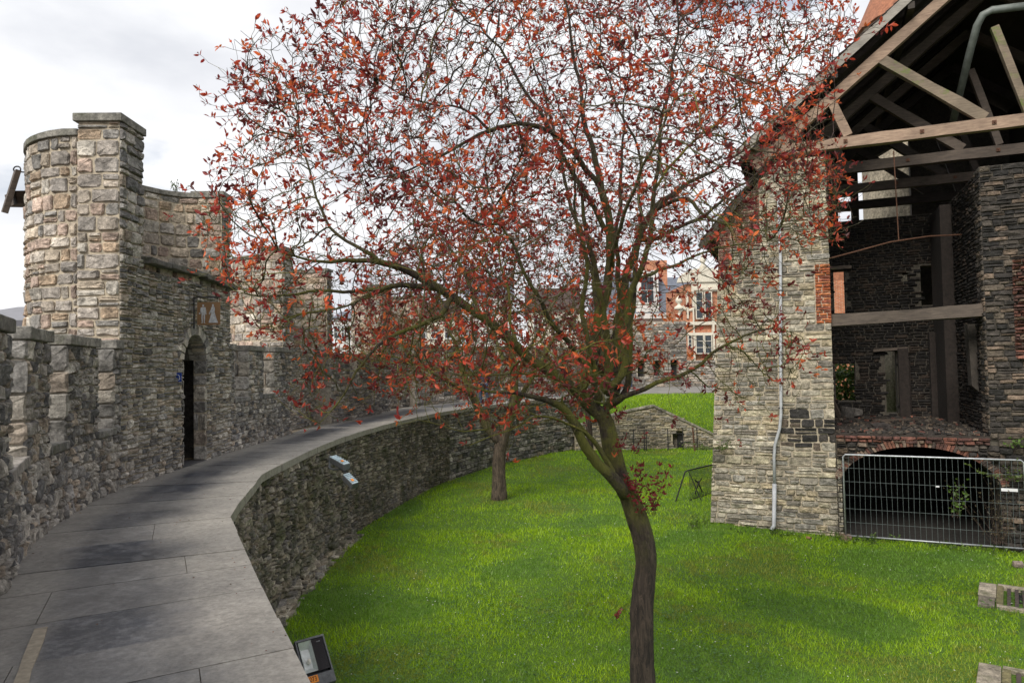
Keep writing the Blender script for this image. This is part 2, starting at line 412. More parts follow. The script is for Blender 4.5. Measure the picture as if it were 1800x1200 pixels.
        if UVW:
            A = np.array(UVW); x, y = P.at(A[:, 0], A[:, 2]); z = A[:, 1] if zmap is None else zmap(A[:, 0], A[:, 1])
            s.V.append(np.stack([x, y, z], 1))
        return s
    def build(s, name, m, parent=None):
        return np_mesh(name, np.vstack(s.V), s.F, s.C, m, parent)

# ================================================================ PLAN
WZ, GZ = 2.6, 0.0
E_pts = [(2.6, -3.2), (.88, 0), (-.4, 2.4), (-1.12, 3.75), (-1.85, 5.14), (-3.34, 8.04)]
E_far = [(-3.34, 8.04)]+smooth([(-4.10, 11.2), (-4.22, 14.6), (-4.12, 17.2), (-3.75, 20.1), (-3.15, 23), (-2.1, 26.4), (-.1, 30.2), (2.7, 33.6), (5.2, 35.6), (7.0, 36.6)], 5)
E = E_pts[:-1]+E_far
W1 = smooth([(-.9, -2.5), (-1.6, .2), (-2.75, 2.8), (-4.02, 5.37), (-4.87, 6.95), (-5.6, 9.16), (-5.82, 11), (-5.86, 12.9), (-5.86, 15.2), (-5.78, 17.84)], 5)
PE = Path(E, 1); PW1 = Path(W1, 1)
PW2 = Path(smooth([(-5.5, 20.7), (-5.05, 23.2), (-4.7, 26.1)], 5), 1)
PW3 = Path(smooth([(-4.15, 28.9), (-2.7, 31.5), (-.2, 35.0), (3.0, 38.2), (5.0, 40.5), (7.5, 46)], 5), 1)

# ================================================================ GROUND
gm = m_plain('earth', (.06, .05, .03), .95, 3, .4, .01)
MB().add([(-300, -60, -.3), (300, -60, -.3), (300, 500, -.3), (-300, 500, -.3)], [(0, 1, 2, 3)]).build('ground', gm)
COL.objects['ground']['kind'] = 'structure'
def m_lawn():
    m, t, p = mat('lawn_turf'); c = coords(t)
    base = mix(t, ramp(t, noise_n(t, .8, 6, .65, c), [(.35, 0), (.65, 1)]), (.08, .18, .005), (.14, .26, .008))
    base = mix(t, ramp(t, noise_n(t, 26, 6, .75, c), [(.35, 0), (.7, 1)]), base, (.018, .04, .006))
    base = mix(t, ramp(t, noise_n(t, 1.9, 5, .7, c), [(.6, 0), (.75, .3)]), base, (.13, .12, .03))
    t.links.new(base, p.inputs['Base Color']); p.inputs['Roughness'].default_value = .9
    bump(t, p, noise_n(t, 30, 5, .7, c), .03, 1); return m
LAWN = m_lawn()
F0 = np.array((5.12, 17.65)); FT = np.array((.917, -.399)); FN = np.array((.399, .917))
def fpt(s, k=0, z=0): return (F0[0]+FT[0]*s+FN[0]*k, F0[1]+FT[1]*s+FN[1]*k, z)
def gz(x, y):        # ground relief
    s = (x-F0[0])*FT[0]+(y-F0[1])*FT[1]; k = (x-F0[0])*FN[0]+(y-F0[1])*FN[1]
    b = .16*math.exp(-max(0, -k)/.7)*max(0, 1-abs(s-.2)/2.6) if -4 < s < 4 else 0
    return b+.05*noise.noise((x*.35, y*.35, 0))+.012*noise.noise((x*2, y*2, 3))
def lawn():
    nx, ny = 90, 150; V = []; Fc = []
    for j in range(ny+1):
        y = -2+(j/ny)*37
        ex = np.interp(y, [p[1] for p in E], [p[0] for p in E])-.1
        for i in range(nx+1):
            x = ex+(i/nx)*(20-ex); V.append((x, y, gz(x, y)+.004))
    for j in range(ny):
        for i in range(nx):
            a = j*(nx+1)+i; Fc.append((a, a+1, a+nx+2, a+nx+1))
    o = np_mesh('lawn', V, Fc, None, LAWN, smooth=True); tag(o, kind='structure')
lawn()
def ez(x, y): return x > np.interp(y, [p[1] for p in E], [p[0] for p in E])+.03
# mound wall + bank
MW = 33.7
def mz(x): return float(np.interp(x, [3.0, 5.0, 5.8, 6.9, 9.95, 11.2], [1.2, 1.75, 1.95, 2.14, .62, .1]))
def bank_z(x, y):
    t = (y-MW)/3.0; a = mz(x)-.03; t = min(1, max(0, t)); 
    return a+(2.56-a)*(t**(.75))+.04*noise.noise((x*.8, y*.8, 1))
def bank():
    V = []; Fc = []; nx, ny = 60, 20
    for j in range(ny+1):
        for i in range(nx+1):
            x = 3.0+i/nx*14; y = MW+.02+j/ny*3.1; V.append((x, y, bank_z(x, y)))
    for j in range(ny):
        for i in range(nx): a = j*(nx+1)+i; Fc.append((a, a+1, a+nx+2, a+nx+1))
    tag(np_mesh('grass_bank', V, Fc, None, LAWN, smooth=True), kind='structure')
bank()
# grass blades as one mass
def blades():
    rng = np.random.default_rng(5)
    regs = []
    def samp(n, x0, x1, y0, y1):
        return np.stack([rng.uniform(x0, x1, n), rng.uniform(y0, y1, n)], 1)
    A = []
    for (y0, y1, den) in ((5.5, 8.5, 500), (8.5, 13, 1700), (13, 18, 1000), (18, 25, 520), (25, 34, 260)):
        x0, x1 = -4.5, y1*.80; n = int((x1-x0)*(y1-y0)*den); q = samp(n, x0, x1, y0, y1); A.append(q)
    Q = np.vstack(A)
    ex = np.interp(Q[:, 1], [p[1] for p in E], [p[0] for p in E])
    k = (Q[:, 0]-F0[0])*FN[0]+(Q[:, 1]-F0[1])*FN[1]; s = (Q[:, 0]-F0[0])*FT[0]+(Q[:, 1]-F0[1])*FT[1]
    keep = (Q[:, 0] > ex-.02) & ((k < .05) | (s < -.15)) & (Q[:, 1] < MW) & (Q[:, 0] > Q[:, 1]*-.6-1)
    for (gx, gy, hx, hy, rz) in GRATES:
        c, sn = math.cos(-rz), math.sin(-rz); dx, dy = Q[:, 0]-gx, Q[:, 1]-gy
        keep &= ~((abs(dx*c-dy*sn) < hx-.02) & (abs(dx*sn+dy*c) < hy-.02))
    Q = Q[keep]
    nz = np.fromiter((noise.noise((x*.9, y*.9, 5)) for x, y in Q), float, len(Q))
    nf = np.fromiter((noise.noise((x*3.7, y*3.7, 15)) for x, y in Q), float, len(Q))
    nb = np.fromiter((noise.noise((x*.45, y*.45, 25)) for x, y in Q), float, len(Q))
    Z = np.fromiter((gz(x, y) for x, y in Q), float, len(Q))
    # bank
    B = np.stack([rng.uniform(4, 13, 14000), rng.uniform(MW, MW+3, 14000)], 1); bz = np.fromiter((bank_z(x, y) for x, y in B), float, len(B))
    Q = np.vstack([Q, B]); Z = np.concatenate([Z, bz]); nz = np.concatenate([nz, rng.uniform(-.2, .6, len(B))]); nf = np.concatenate([nf, rng.uniform(-.4, .6, len(B))]); nb = np.concatenate([nb, np.zeros(len(B))])
    n = len(Q); d = Q[:, 1]
    keepd = rng.random(n) < np.clip(1.0+nf*.9, .6, 1); Q, Z, nz, nf, nb, d = Q[keepd], Z[keepd], nz[keepd], nf[keepd], nb[keepd], d[keepd]; n = len(Q)
    h = rng.uniform(.022, .065, n)*(1+.5*nz)*(1+d/60); wd = rng.uniform(.0028, .0052, n)*(.5+d/13)
    an = rng.uniform(0, 2*np.pi, n); ln = rng.uniform(.2, .95, n)*h; la = rng.uniform(0, 2*np.pi, n)
    dx, dy = np.cos(an)*wd, np.sin(an)*wd
    V = np.empty((n, 3, 3)); V[:, 0] = np.stack([Q[:, 0]-dx, Q[:, 1]-dy, Z], 1); V[:, 1] = np.stack([Q[:, 0]+dx, Q[:, 1]+dy, Z], 1)
    V[:, 2] = np.stack([Q[:, 0]+np.cos(la)*ln, Q[:, 1]+np.sin(la)*ln, Z+h], 1)
    g1 = np.array([.20, .38, .005]); g2 = np.array([.42, .62, .010]); g3 = np.array([.30, .30, .05]); g4 = np.array([.13, .28, .03])
    t = np.clip(.45+nz*.75+rng.normal(0, .2, n), 0, 1)[:, None]; C = g1*(1-t)+g2*t
    y_ = np.clip((nb*1.7+nf*.8-.35)*2+rng.normal(0, .15, n), 0, .75)[:, None]; C = C*(1-y_)+g3*y_
    cl = np.clip((-nb*2-.30+.5*nf)*3+(11-d)*.12, 0, .8)[:, None]; C = C*(1-cl)+g4*cl
    C *= rng.uniform(.6, 1.2, (n, 1)); C = np.repeat(C, 3, 0)
    np_mesh('grass', V.reshape(-1, 3), np.arange(3*n).reshape(-1, 3), C, GRASSM).__setitem__('kind', 'stuff')
    o = bpy.data.objects['grass']; tag(o, 'bright green short grass covering the courtyard lawn and bank', 'grass')
    # daisies
    m = MB(); rr = random.Random(3); i = 0
    while i < 330:
        y = rr.uniform(8.5, 30); x = rr.uniform(-4, y*.75)
        if not ez(x, y) or ((x-F0[0])*FN[0]+(y-F0[1])*FN[1]) > -.3: continue
        if noise.noise((x*.5, y*.5, 40))+rr.uniform(-.4, .4) < 0: continue
        i += 1; z = gz(x, y)+.07; r = .008*(1+y/22)*rr.uniform(.6, 1.2)
        m.add([(x+r*math.cos(a), y+r*math.sin(a), z+rr.uniform(-.004, .004)) for a in [k*math.pi/3 for k in range(6)]]+[(x, y, z+.006)], [(k, (k+1) % 6, 6) for k in range(6)], (.75, .75, .70))
    tag(m.build('daisies', LEAF), 'tiny white daisies scattered over the lawn', 'flowers', kind='stuff')
    # clover / ground-cover leaves near the front
    m = MB()
    for i in range(26000):
        y = rr.uniform(7.5, 14) if rr.random() < .85 else rr.uniform(14, 20); x = rr.uniform(-3, y*.78)
        if not ez(x, y) or noise.noise((x*.55, y*.55, 60))+rr.uniform(-.25, .25)+(11-y)*.03 < .05: continue
        if ((x-F0[0])*FN[0]+(y-F0[1])*FN[1]) > -.05: continue
        z = gz(x, y)+rr.uniform(.03, .075); r = rr.uniform(.010, .024); a = rr.uniform(0, 6.28); g = rr.uniform(.6, 1.3)
        tz = rr.uniform(-.5, .5)*r
        m.add([(x+r*math.cos(a), y+r*math.sin(a), z+tz), (x-r*math.sin(a)*.8, y+r*math.cos(a)*.8, z), (x-r*math.cos(a), y-r*math.sin(a), z-tz), (x+r*math.sin(a)*.8, y-r*math.cos(a)*.8, z)], [(0, 1, 2, 3)], (.10*g, .20*g, .05*g))
    tag(m.build('ground_cover', LEAF), 'low clover leaves spreading through the near lawn', 'ground cover', kind='stuff')
def _gr(px, py, hx, hy, dg):
    x, y = gp(px, py); a = R_(dg); return (x+hx*math.cos(a)+hy*math.sin(a), y+hx*math.sin(a)-hy*math.cos(a), hx, hy, a)
GRATES = [_gr(1722, 1026, 1.0, .70, -36), _gr(1720, 1167, 1.0, .62, -36), _gr(1789, 1082, .6, .72, -36)]

# ================================================================ WALKWAY
def m_walk():
    m, t, p = mat('worn_flagstone'); c = coords(t); uv = attr(t, 'uvw')
    s = t.nodes.new('ShaderNodeSeparateXYZ'); t.links.new(uv, s.inputs[0])
    # worn blue-grey centre, dusty beige margins: wear follows the path
    n = noise_n(t, 1.6, 9, .72, c); a = t.nodes.new('ShaderNodeMath'); a.operation = 'MULTIPLY_ADD'
    t.links.new(n, a.inputs[0]); a.inputs[1].default_value = .42; t.links.new(s.outputs['Y'], a.inputs[2])
    wear = ramp(t, a.outputs[0], [(.42, 0), (.70, 1), (.92, 1), (1.0, .9)])
    slab = ramp(t, s.outputs['Z'], [(.0, .35), (1, 1)])
    wear = mix(t, 1, wear, slab, 'MULTIPLY')
    dark = mix(t, ramp(t, noise_n(t, 9, 9, .85, c), [(.47, 0), (.60, 1)]), (.046, .052, .068), (.15, .155, .17))
    wl = t.nodes.new('ShaderNodeMath'); wl.operation = 'MULTIPLY_ADD'; t.links.new(noise_n(t, 3, 8, .75, c), wl.inputs[0]); wl.inputs[1].default_value = .3; t.links.new(s.outputs['Y'], wl.inputs[2])
    wear = mix(t, ramp(t, wl.outputs[0], [(.86, 0), (1.0, .6)]), wear, (0, 0, 0))
    beige = mix(t, ramp(t, noise_n(t, 20, 8, .7, c), [(.35, 0), (.65, 1)]), (.23, .215, .19), (.38, .355, .315))
    base = mix(t, wear, beige, dark)
    base = mix(t, 1, base, ramp(t, noise_n(t, 4, 8, .7, c), [(.3, .75), (.7, 1.2)]), 'MULTIPLY')
    base = mix(t, ramp(t, noise_n(t, 60, 3, .7, c), [(.62, 0), (.72, .6)]), base, (.06, .055, .05))
    t.links.new(base, p.inputs['Base Color'])
    r = ramp(t, wear, [(0, .55), (1, .30)]); t.links.new(r, p.inputs['Roughness'])
    bump(t, p, noise_n(t, 35, 8, .75, c), .004, .8); return m
WALK = m_walk()
def walkway():
    V = []; Fc = []; A = []; rnd = random.Random(11)
    WL = Path([(-1.6, -3.0)]+[p for p in W1 if p[1] > -1.5]+[(-5.9, 19.3), (-5.6, 21), (-5.1, 23.5), (-4.75, 26), (-4.5, 28.6)]+[(-2.75, 31.6), (-.2, 35.1), (3, 38.4), (6.2, 41)])
    # joints: pairs (uE, uW)
    u = 0.3; ues = []
    while u < PE.L: ues.append(u); u += rnd.uniform(.55, .8)*(1 if u < 30 else 1.2)
    def wpt(ue):
        x, y = PE.at(ue, 0); nx, ny = PE.at(ue, -1); dx, dy = nx-x, ny-y
        # hit W polyline
        best = None
        P = WL.p
        for i in range(len(P)-1):
            ax, ay = P[i]; bx, by = P[i+1]; ex, ey = bx-ax, by-ay; den = dx*ey-dy*ex
            if abs(den) < 1e-9: continue
            t = ((ax-x)*ey-(ay-y)*ex)/den; q = ((ax-x)*dy-(ay-y)*dx)/den
            if t > .3 and 0 <= q <= 1 and (best is None or t < best): best = t
        best = min(best or 2.5, 7); return (x+dx*best, y+dy*best)
    ends = []
    for i, ue in enumerate(ues):
        sk = rnd.uniform(-.06, .06); x, y = PE.at(ue, 0); q = wpt(min(PE.L, max(0, ue+sk)))
        ends.append(((float(x), float(y)), q))
    def lerp(a, b, t): return (a[0]+(b[0]-a[0])*t, a[1]+(b[1]-a[1])*t)
    for i in range(len(ends)-1):
        (e0, w0), (e1, w1) = ends[i], ends[i+1]
        L = math.hypot(e1[0]-e0[0], e1[1]-e0[1]); g = .007/max(L, .2)
        cuts = [0, 1] if rnd.random() < .55 else [0, rnd.choice([.28, .42, .62, .8]), 1]
        dz = rnd.uniform(-.004, .004); sv = rnd.choice([.15, .5, .75, .9, 1, 1]) if i > 12 else rnd.choice([.7, .9, 1, .55])
        for a, b in zip(cuts[:-1], cuts[1:]):
            gg = .003 if 0 < a else 0
            n = 7; base = len(V); 
            for k in range(n+1):
                t = (a+gg)+(b-a-gg*(1 if b < 1 else 0))*k/n
                tt = t if t > 0 else -.0
                p0, p1 = lerp(e0, w0, tt), lerp(e1, w1, tt)
                q0, q1 = lerp(p0, p1, g), lerp(p0, p1, 1-g)
                j = rnd.uniform(-.006, .006) if k == 0 and a == 0 else 0
                for (q, dzz) in ((q0, dz), (q1, dz+rnd.uniform(-.001, .001))):
                    V.append((q[0]+j, q[1]+j, WZ+dzz)); V.append((q[0]+j, q[1]+j, WZ-.13))
                    A += [(i*.01, tt, sv, 1)]*2
            for k in range(n):
                o = base+4*k; Fc += [(o, o+2, o+6, o+4), (o+1, o+5, o+7, o+3), (o, o+4, o+5, o+1), (o+2, o+3, o+7, o+6)]
            o = base; Fc.append((o, o+1, o+3, o+2)); o = base+4*n; Fc.append((o, o+2, o+3, o+1))
    ob = np_mesh('walkway', V, Fc, None, WALK)
    at = ob.data.attributes.new('uvw', 'FLOAT_COLOR', 'POINT'); at.data.foreach_set('color', np.array(A, np.float32).ravel())
    tag(ob, kind='structure')
    # bedding under the joints
    m = MB(); q = [(e, w_) for e, w_ in ends]
    vs = []; 
    for e, w_ in q:
        ee = lerp(e, w_, .03); ww = lerp(e, w_, 1.25); vs += [(ee[0], ee[1], WZ-.014), (ww[0], ww[1], WZ-.014)]
    m.add(vs, [(2*i, 2*i+2, 2*i+3, 2*i+1) for i in range(len(q)-1)])
    tag(m.build('path_bedding', m_plain('joint_filler', (.17, .14, .10), .95, 20, .3, .004)), kind='structure')
    # pale mortar repair strip on the near slab
    m = MB(); a, b = gp(72, 1105, WZ), gp(38, 1200, WZ); d = Vector((b[0]-a[0], b[1]-a[1])).normalized(); nx = Vector((-d.y, d.x))
    L = math.hypot(b[0]-a[0], b[1]-a[1])*2.2; pts = []
    for sgn in (1, -1):
        r = range(0, 9) if sgn > 0 else range(8, -1, -1)
        for k in r:
            p = Vector(a)+d*L*k/8+nx*sgn*(.035+rnd.uniform(-.006, .006)); pts.append((p.x, p.y, WZ+.010))
    m.add(pts+[(p[0], p[1], WZ-.03) for p in pts], [tuple(range(18))]+[(i, (i+1) % 18, 18+(i+1) % 18, 18+i) for i in range(18)])
    tag(m.build('paving_repair', m_plain('repair_mortar', (.30, .26, .20), .9, 25, .25, .003)), kind='structure')
walkway()
m = MB(); rnd = random.Random(23)
for i in range(420):
    u = rnd.uniform(.5, 20); v = rnd.uniform(.02, 1) if rnd.random() < .5 else rnd.choice([rnd.uniform(0, .12), 1-rnd.uniform(0, .1)]); x, y = PE.at(u, -v*1.95); r = rnd.uniform(.004, .014); a = rnd.uniform(0, 6.3)
    c = rnd.choice([(.16, .05, .03), (.10, .06, .035), (.5, .47, .42), (.06, .05, .04), (.3, .12, .06)])
    m.add([(x+r*math.cos(a), y+r*math.sin(a), WZ+.009), (x-r*.5*math.sin(a), y+r*.5*math.cos(a), WZ+.013), (x-r*math.cos(a), y-r*math.sin(a), WZ+.010), (x+r*.5*math.sin(a), y-r*.5*math.cos(a), WZ+.008)], [(0, 1, 2, 3)], c)
tag(m.build('leaf_litter', LEAF), 'specks of dry leaf and grit on the paved walkway', 'litter', kind='stuff')
# far paved platform
m = MB(); m.add([(x, y, z) for z in (2.45, WZ+.004) for x, y in ((-.5, 36.75), (20, 36.75), (20, 48), (-.5, 48))], [(3, 2, 1, 0), (4, 5, 6, 7), (0, 1, 5, 4), (1, 2, 6, 5), (2, 3, 7, 6), (3, 0, 4, 7)])
tag(m.build('far_pavement', m_plain('grey_paving', (.20, .19, .175), .8, 2, .25, .004)), kind='structure')

# ================================================================ RETAINING WALL (courtyard side)
def off(pts, d):
    P = Path(pts, 1); x, y = P.at(P.u, d); return list(zip(x, y))
rt = empty('retaining_wall', (-4.1, 14, 0), 'dark mossy rubble wall below the paved walkway, curving round the lawn', 'wall')
PR = Path(off(E_pts, -.09), 1); PR2 = Path(off(E_far, -.07), 1)
mb = MB(); strip(mb, PR, 0, PR.L, -.02, -.5, -.3, WZ-.132); strip(mb, PR2, 0, PR2.L, -.02, -.5, -.3, WZ-.132); mb.build('wall_core', MORTAR_D, rt)
ms = Masonry()
ms.lay(PR, [(0, PR.L, -.1, WZ-.13)], .3, .2, 'ret', 1, joint=.02, dep=.05)
ms.lay(PR2, [(0, 9, -.1, WZ-.13)], .25, .135, 'ret', 2, joint=.02, dep=.07, amp=.05, rough=.02)
ms.lay(PR2, [(9, 18, -.1, WZ-.13)], .24, .115, 'ret', 3, joint=.018, dep=.055, amp=.05)
ms.lay(PR2, [(18, PR2.L, -.1, WZ-.13)], .32, .15, 'rubble', 4, style='course', joint=.02, dep=.05, amp=.04)
ms.build('stone_facing', STONE_D, rt)
# projecting footing stones
m = MB(); rnd = random.Random(8)
for i in range(260):
    u = rnd.uniform(0, 9.5); k = rnd.uniform(0, 1); x, y = PR2.at(u, .02+k*.22); z = rnd.uniform(-.02, .34*(1-k))
    a = math.atan2(*(np.array(PR2.at(u+.1, 0))-np.array(PR2.at(u, 0)))[::-1])
    c = rnd.choice(PAL['ret']); m.box((x, y, z), (rnd.uniform(.12, .36), rnd.uniform(.10, .24), rnd.uniform(.05, .12)), rz=a+rnd.uniform(-.4, .4), rx=rnd.uniform(-.2, .2), ry=rnd.uniform(-.15, .15), col=[q*1.25 for q in c], jit=.02)
m.build('footing', STONE_D, rt, bevel=.012)

# mound wall
mw = empty('mound_wall', (7, MW, 0), 'pale rubble wall with sloping top and a small arched niche, set into the grass bank', 'wall')
PM = Path([(3.0, MW), (11.2, MW)], 1); zt = lambda x: mz(x)
HPM = [(0.62, -.42/1, 0)]
nx0, nx1, nzt, nzs = 1183, 1204, 0, 0
na = gp(1183, 790, 0); nb_ = gp(1204, 790, 0); NU0, NU1 = na[0]/na[1]*MW-3.0, nb_[0]/nb_[1]*MW-3.0
mb = MB(); vs = []
prof = [3.0, 5.0, 5.8, 6.9, 9.95, 11.2]
def in_n(u, v): 
    c = (NU0+NU1)/2; r = (NU1-NU0)/2; return abs(u-c) < r and (v < .62 or (u-c)**2+(v-.62)**2 < r*r)
us = sorted(set([p-3.0 for p in prof]+list(np.linspace(NU0, NU1, 13))))
for a, b in zip(us[:-1], us[1:]):
    c = (NU0+NU1)/2; r = (NU1-NU0)/2; mid = (a+b)/2; lo = 0-.2
    if abs(mid-c) < r: lo = .62+math.sqrt(max(0, r*r-(mid-c)**2))
    mb.add([(3+a, MW, lo), (3+b, MW, lo), (3+b, MW, mz(3+b)-.05), (3+a, MW, mz(3+a)-.05), (3+a, MW+.35, lo), (3+b, MW+.35, lo), (3+b, MW+.35, mz(3+b)-.05), (3+a, MW+.35, mz(3+a)-.05)],
           [(0, 1, 2, 3), (7, 6, 5, 4), (0, 4, 5, 1), (3, 2, 6, 7), (0, 3, 7, 4), (1, 5, 6, 2)])
mb.build('wall_core', MORTAR_L, mw)
ms = Masonry()
ms.lay(PM, [(0, 8.2, -.1, 2.2)], .34, .11, 'facade', 21, style='course', joint=.02, dep=.05, amp=.02, skip=lambda u, v: v > mz(3+u)-.04 or in_n(u, v))
ms.build('stone_facing', STONE_L, mw)
mb = MB()
for a, b in zip(prof[:-1], prof[1:]):
    n = max(1, int((b-a)/.35))
    for i in range(n):
        x0, x1 = a+(b-a)*i/n, a+(b-a)*(i+1)/n
        mb.beam((x0+.01, MW+.12, mz(x0)), (x1-.01, MW+.12, mz(x1)), .42, .10, col=(.34, .31, .26), jit=.008)
mb.build('coping', COPING, mw)
mb = MB(); mb.box(((NU0+NU1)/2+3, MW+.34, .45), (NU1-NU0, .04, 1.1), col=(.20, .17, .14)); mb.build('niche_back', STONE, mw)
mb = MB(); mb.box(((NU0+NU1)/2+3.12, MW+.28, .32), ((NU1-NU0)*.45, .05, .7)); mb.build('hatch', m_plain('black_hatch', (.012, .012, .012), .7), mw)
# small iron fence in front of the mound wall
fe = empty('iron_fence', (7.6, 33.2, 0), 'thin black iron fence with a rusty post, before the niche in the mound wall', 'fence')
px_posts = [1114, 1133, 1136.5, 1174.6, 1201, 1226]
P_ = [gp(x, 791, 0) for x in px_posts]; P_ = [(p[0]/p[1]*33.1, 33.1) for p in P_]
for p in P_:
    MB().tube([(p[0], p[1], -.05), (p[0], p[1], 1.05)], .025, 6).build('post', IRON, fe)
rp = (gp(1220, 790)[0]/gp(1220, 790)[1]*32.6, 32.6)
MB().tube([(rp[0]+.05, rp[1], -.05), (rp[0], rp[1], .5), (rp[0]-.04, rp[1], 1.15)], .04, 6).build('rusty_post', RUST, fe)
mb = MB()
for z in (.45, .5+.35): mb.tube([(P_[0][0]-.3, 33.1, z), (P_[-1][0], 33.1, z-.05)], .014, 5)
mb.tube([(P_[4][0], 33.1, .62), (rp[0], rp[1], .68)], .018, 5)
mb.build('rail', IRON, fe)

# ================================================================ CURTAIN WALLS
def curtain(PW, segs, z0, zs, ztop, emb, label, seed, tw=.2, th=.12, loc=None, style='rubble', T=.6, pal='rubble', endface=False, group='battlemented wall sections'):
    u0, u1 = segs; x, y = PW.at((u0+u1)/2, 0)
    rt = empty('parapet_wall', (float(x), float(y), z0), label, 'wall')
    core = MB(); strip(core, PW, u0, u1, -.004, -T, z0-.1, zs-.1)
    ms = Masonry(); rects = [(u0, u1, z0-.02, zs-.1)]; cop = []; sill = []
    edges = []; c = u0
    for a, b in emb:
        if a > c: edges.append((c, a))
        c = b
    if c < u1: edges.append((c, u1))
    for (a, b) in edges:
        strip(core, PW, a+.012, b-.012, -.004, -T, zs-.1+.002, ztop-.12)
        rects.append((a, b, zs-.1, ztop-.12))
    core.build('wall_core', MORTAR, rt)
    for r in rects:
        ms.lay(PW, [r], tw, th, pal, seed, style=style, joint=.016, dep=.045, amp=.035, rough=.016); seed += 1
    ms.build('stone_facing', STONE, rt)
    jm = Masonry()
    for (a, b) in edges:     # dressed jambs
        for (u, sgn) in ((a, 1), (b, -1)):
            p0 = PW.at(u, .025); p1 = PW.at(u, -T)
            if sgn > 0: pp = [(float(p1[0]), float(p1[1])), (float(p0[0]), float(p0[1]))]
            else: pp = [(float(p0[0]), float(p0[1])), (float(p1[0]), float(p1[1]))]
            q = Path(pp, 1); jm.lay(q, [(0, q.L, zs-.08, ztop-.12)], .36, .26, 'jamb', seed, style='ashlar', joint=.02, dep=.03, amp=.01); seed += 1
    if edges: jm.build('dressed_jambs', STONE, rt)
    for (a, b) in edges:
        n = max(1, round((b-a)/.9))
        for i in range(n):
            mb = MB(); strip(mb, PW, a+(b-a)*i/n-(.03 if i == 0 else -.004), a+(b-a)*(i+1)/n+(.03 if i == n-1 else -.004), .055, -T-.05, ztop-.12, ztop, .2, col=random.choice([(.20, .19, .17), (.16, .15, .135), (.24, .225, .20)]), jit=.008)
            mb.build('coping', COPING, rt, bevel=.012)
    for a, b in emb:
        mb = MB(); strip(mb, PW, a-.02, b+.02, .04, -T+.05, zs-.1, zs+.0, .2, col=random.choice([(.20, .19, .18), (.24, .22, .20)]), jit=.006)
        mb.build('sill', COPING, rt, bevel=.01)
    return rt
uA = PW1.upx(210); uB = PW1.upx(405)
e1 = [(PW1.upx(13), PW1.upx(45)), (PW1.upx(85), PW1.upx(117)), (PW1.upx(170), PW1.upx(200))]
ub = e1[0][0]; e0 = [(ub-2.9, ub-2.2), (ub-1.45, ub-.75)]
curtain(PW1, (1.2, uA), WZ, 3.5, 4.75, e0+e1, 'grey rubble battlement wall with three gaps, on the near left of the paved walkway', 100, tw=.15, th=.15)
curtain(PW1, (uB, PW1.L), WZ, 3.7, 4.83, [(PW1.upx(411), PW1.upx(437)), (PW1.upx(462), PW1.upx(481))], 'short battlement wall between the arched gate tower and the second tower', 140, tw=.17, th=.13)
curtain(PW2, (0, PW2.L), WZ, 3.8, 4.75, [(1.3, 1.9), (3.2, 3.8)], 'rubble wall of thin flat courses beyond the second tower, ending at the third tower', 160, tw=.26, th=.10, style='course')
curtain(PW3, (0, PW3.L), WZ, 4.0, 5.2, [(1.5, 2.2), (3.6, 4.3), (5.9, 6.6), (8.2, 8.9), (10.5, 11.2)], 'far battlement wall curving away behind the second tree', 180, tw=.4, th=.16, style='course')
# end faces
def endface(PW, u, z0, z1, T, name, par, seed):
    p0 = PW.at(u, 0); p1 = PW.at(u, -T); q = Path([(float(p1[0]), float(p1[1])), (float(p0[0]), float(p0[1]))], 1 if u < 1 else -1)
    Masonry().lay(q, [(0, q.L, z0, z1)], .3, .2, 'jamb', seed, style='ashlar', dep=.03, amp=.01).build(name, STONE, par)

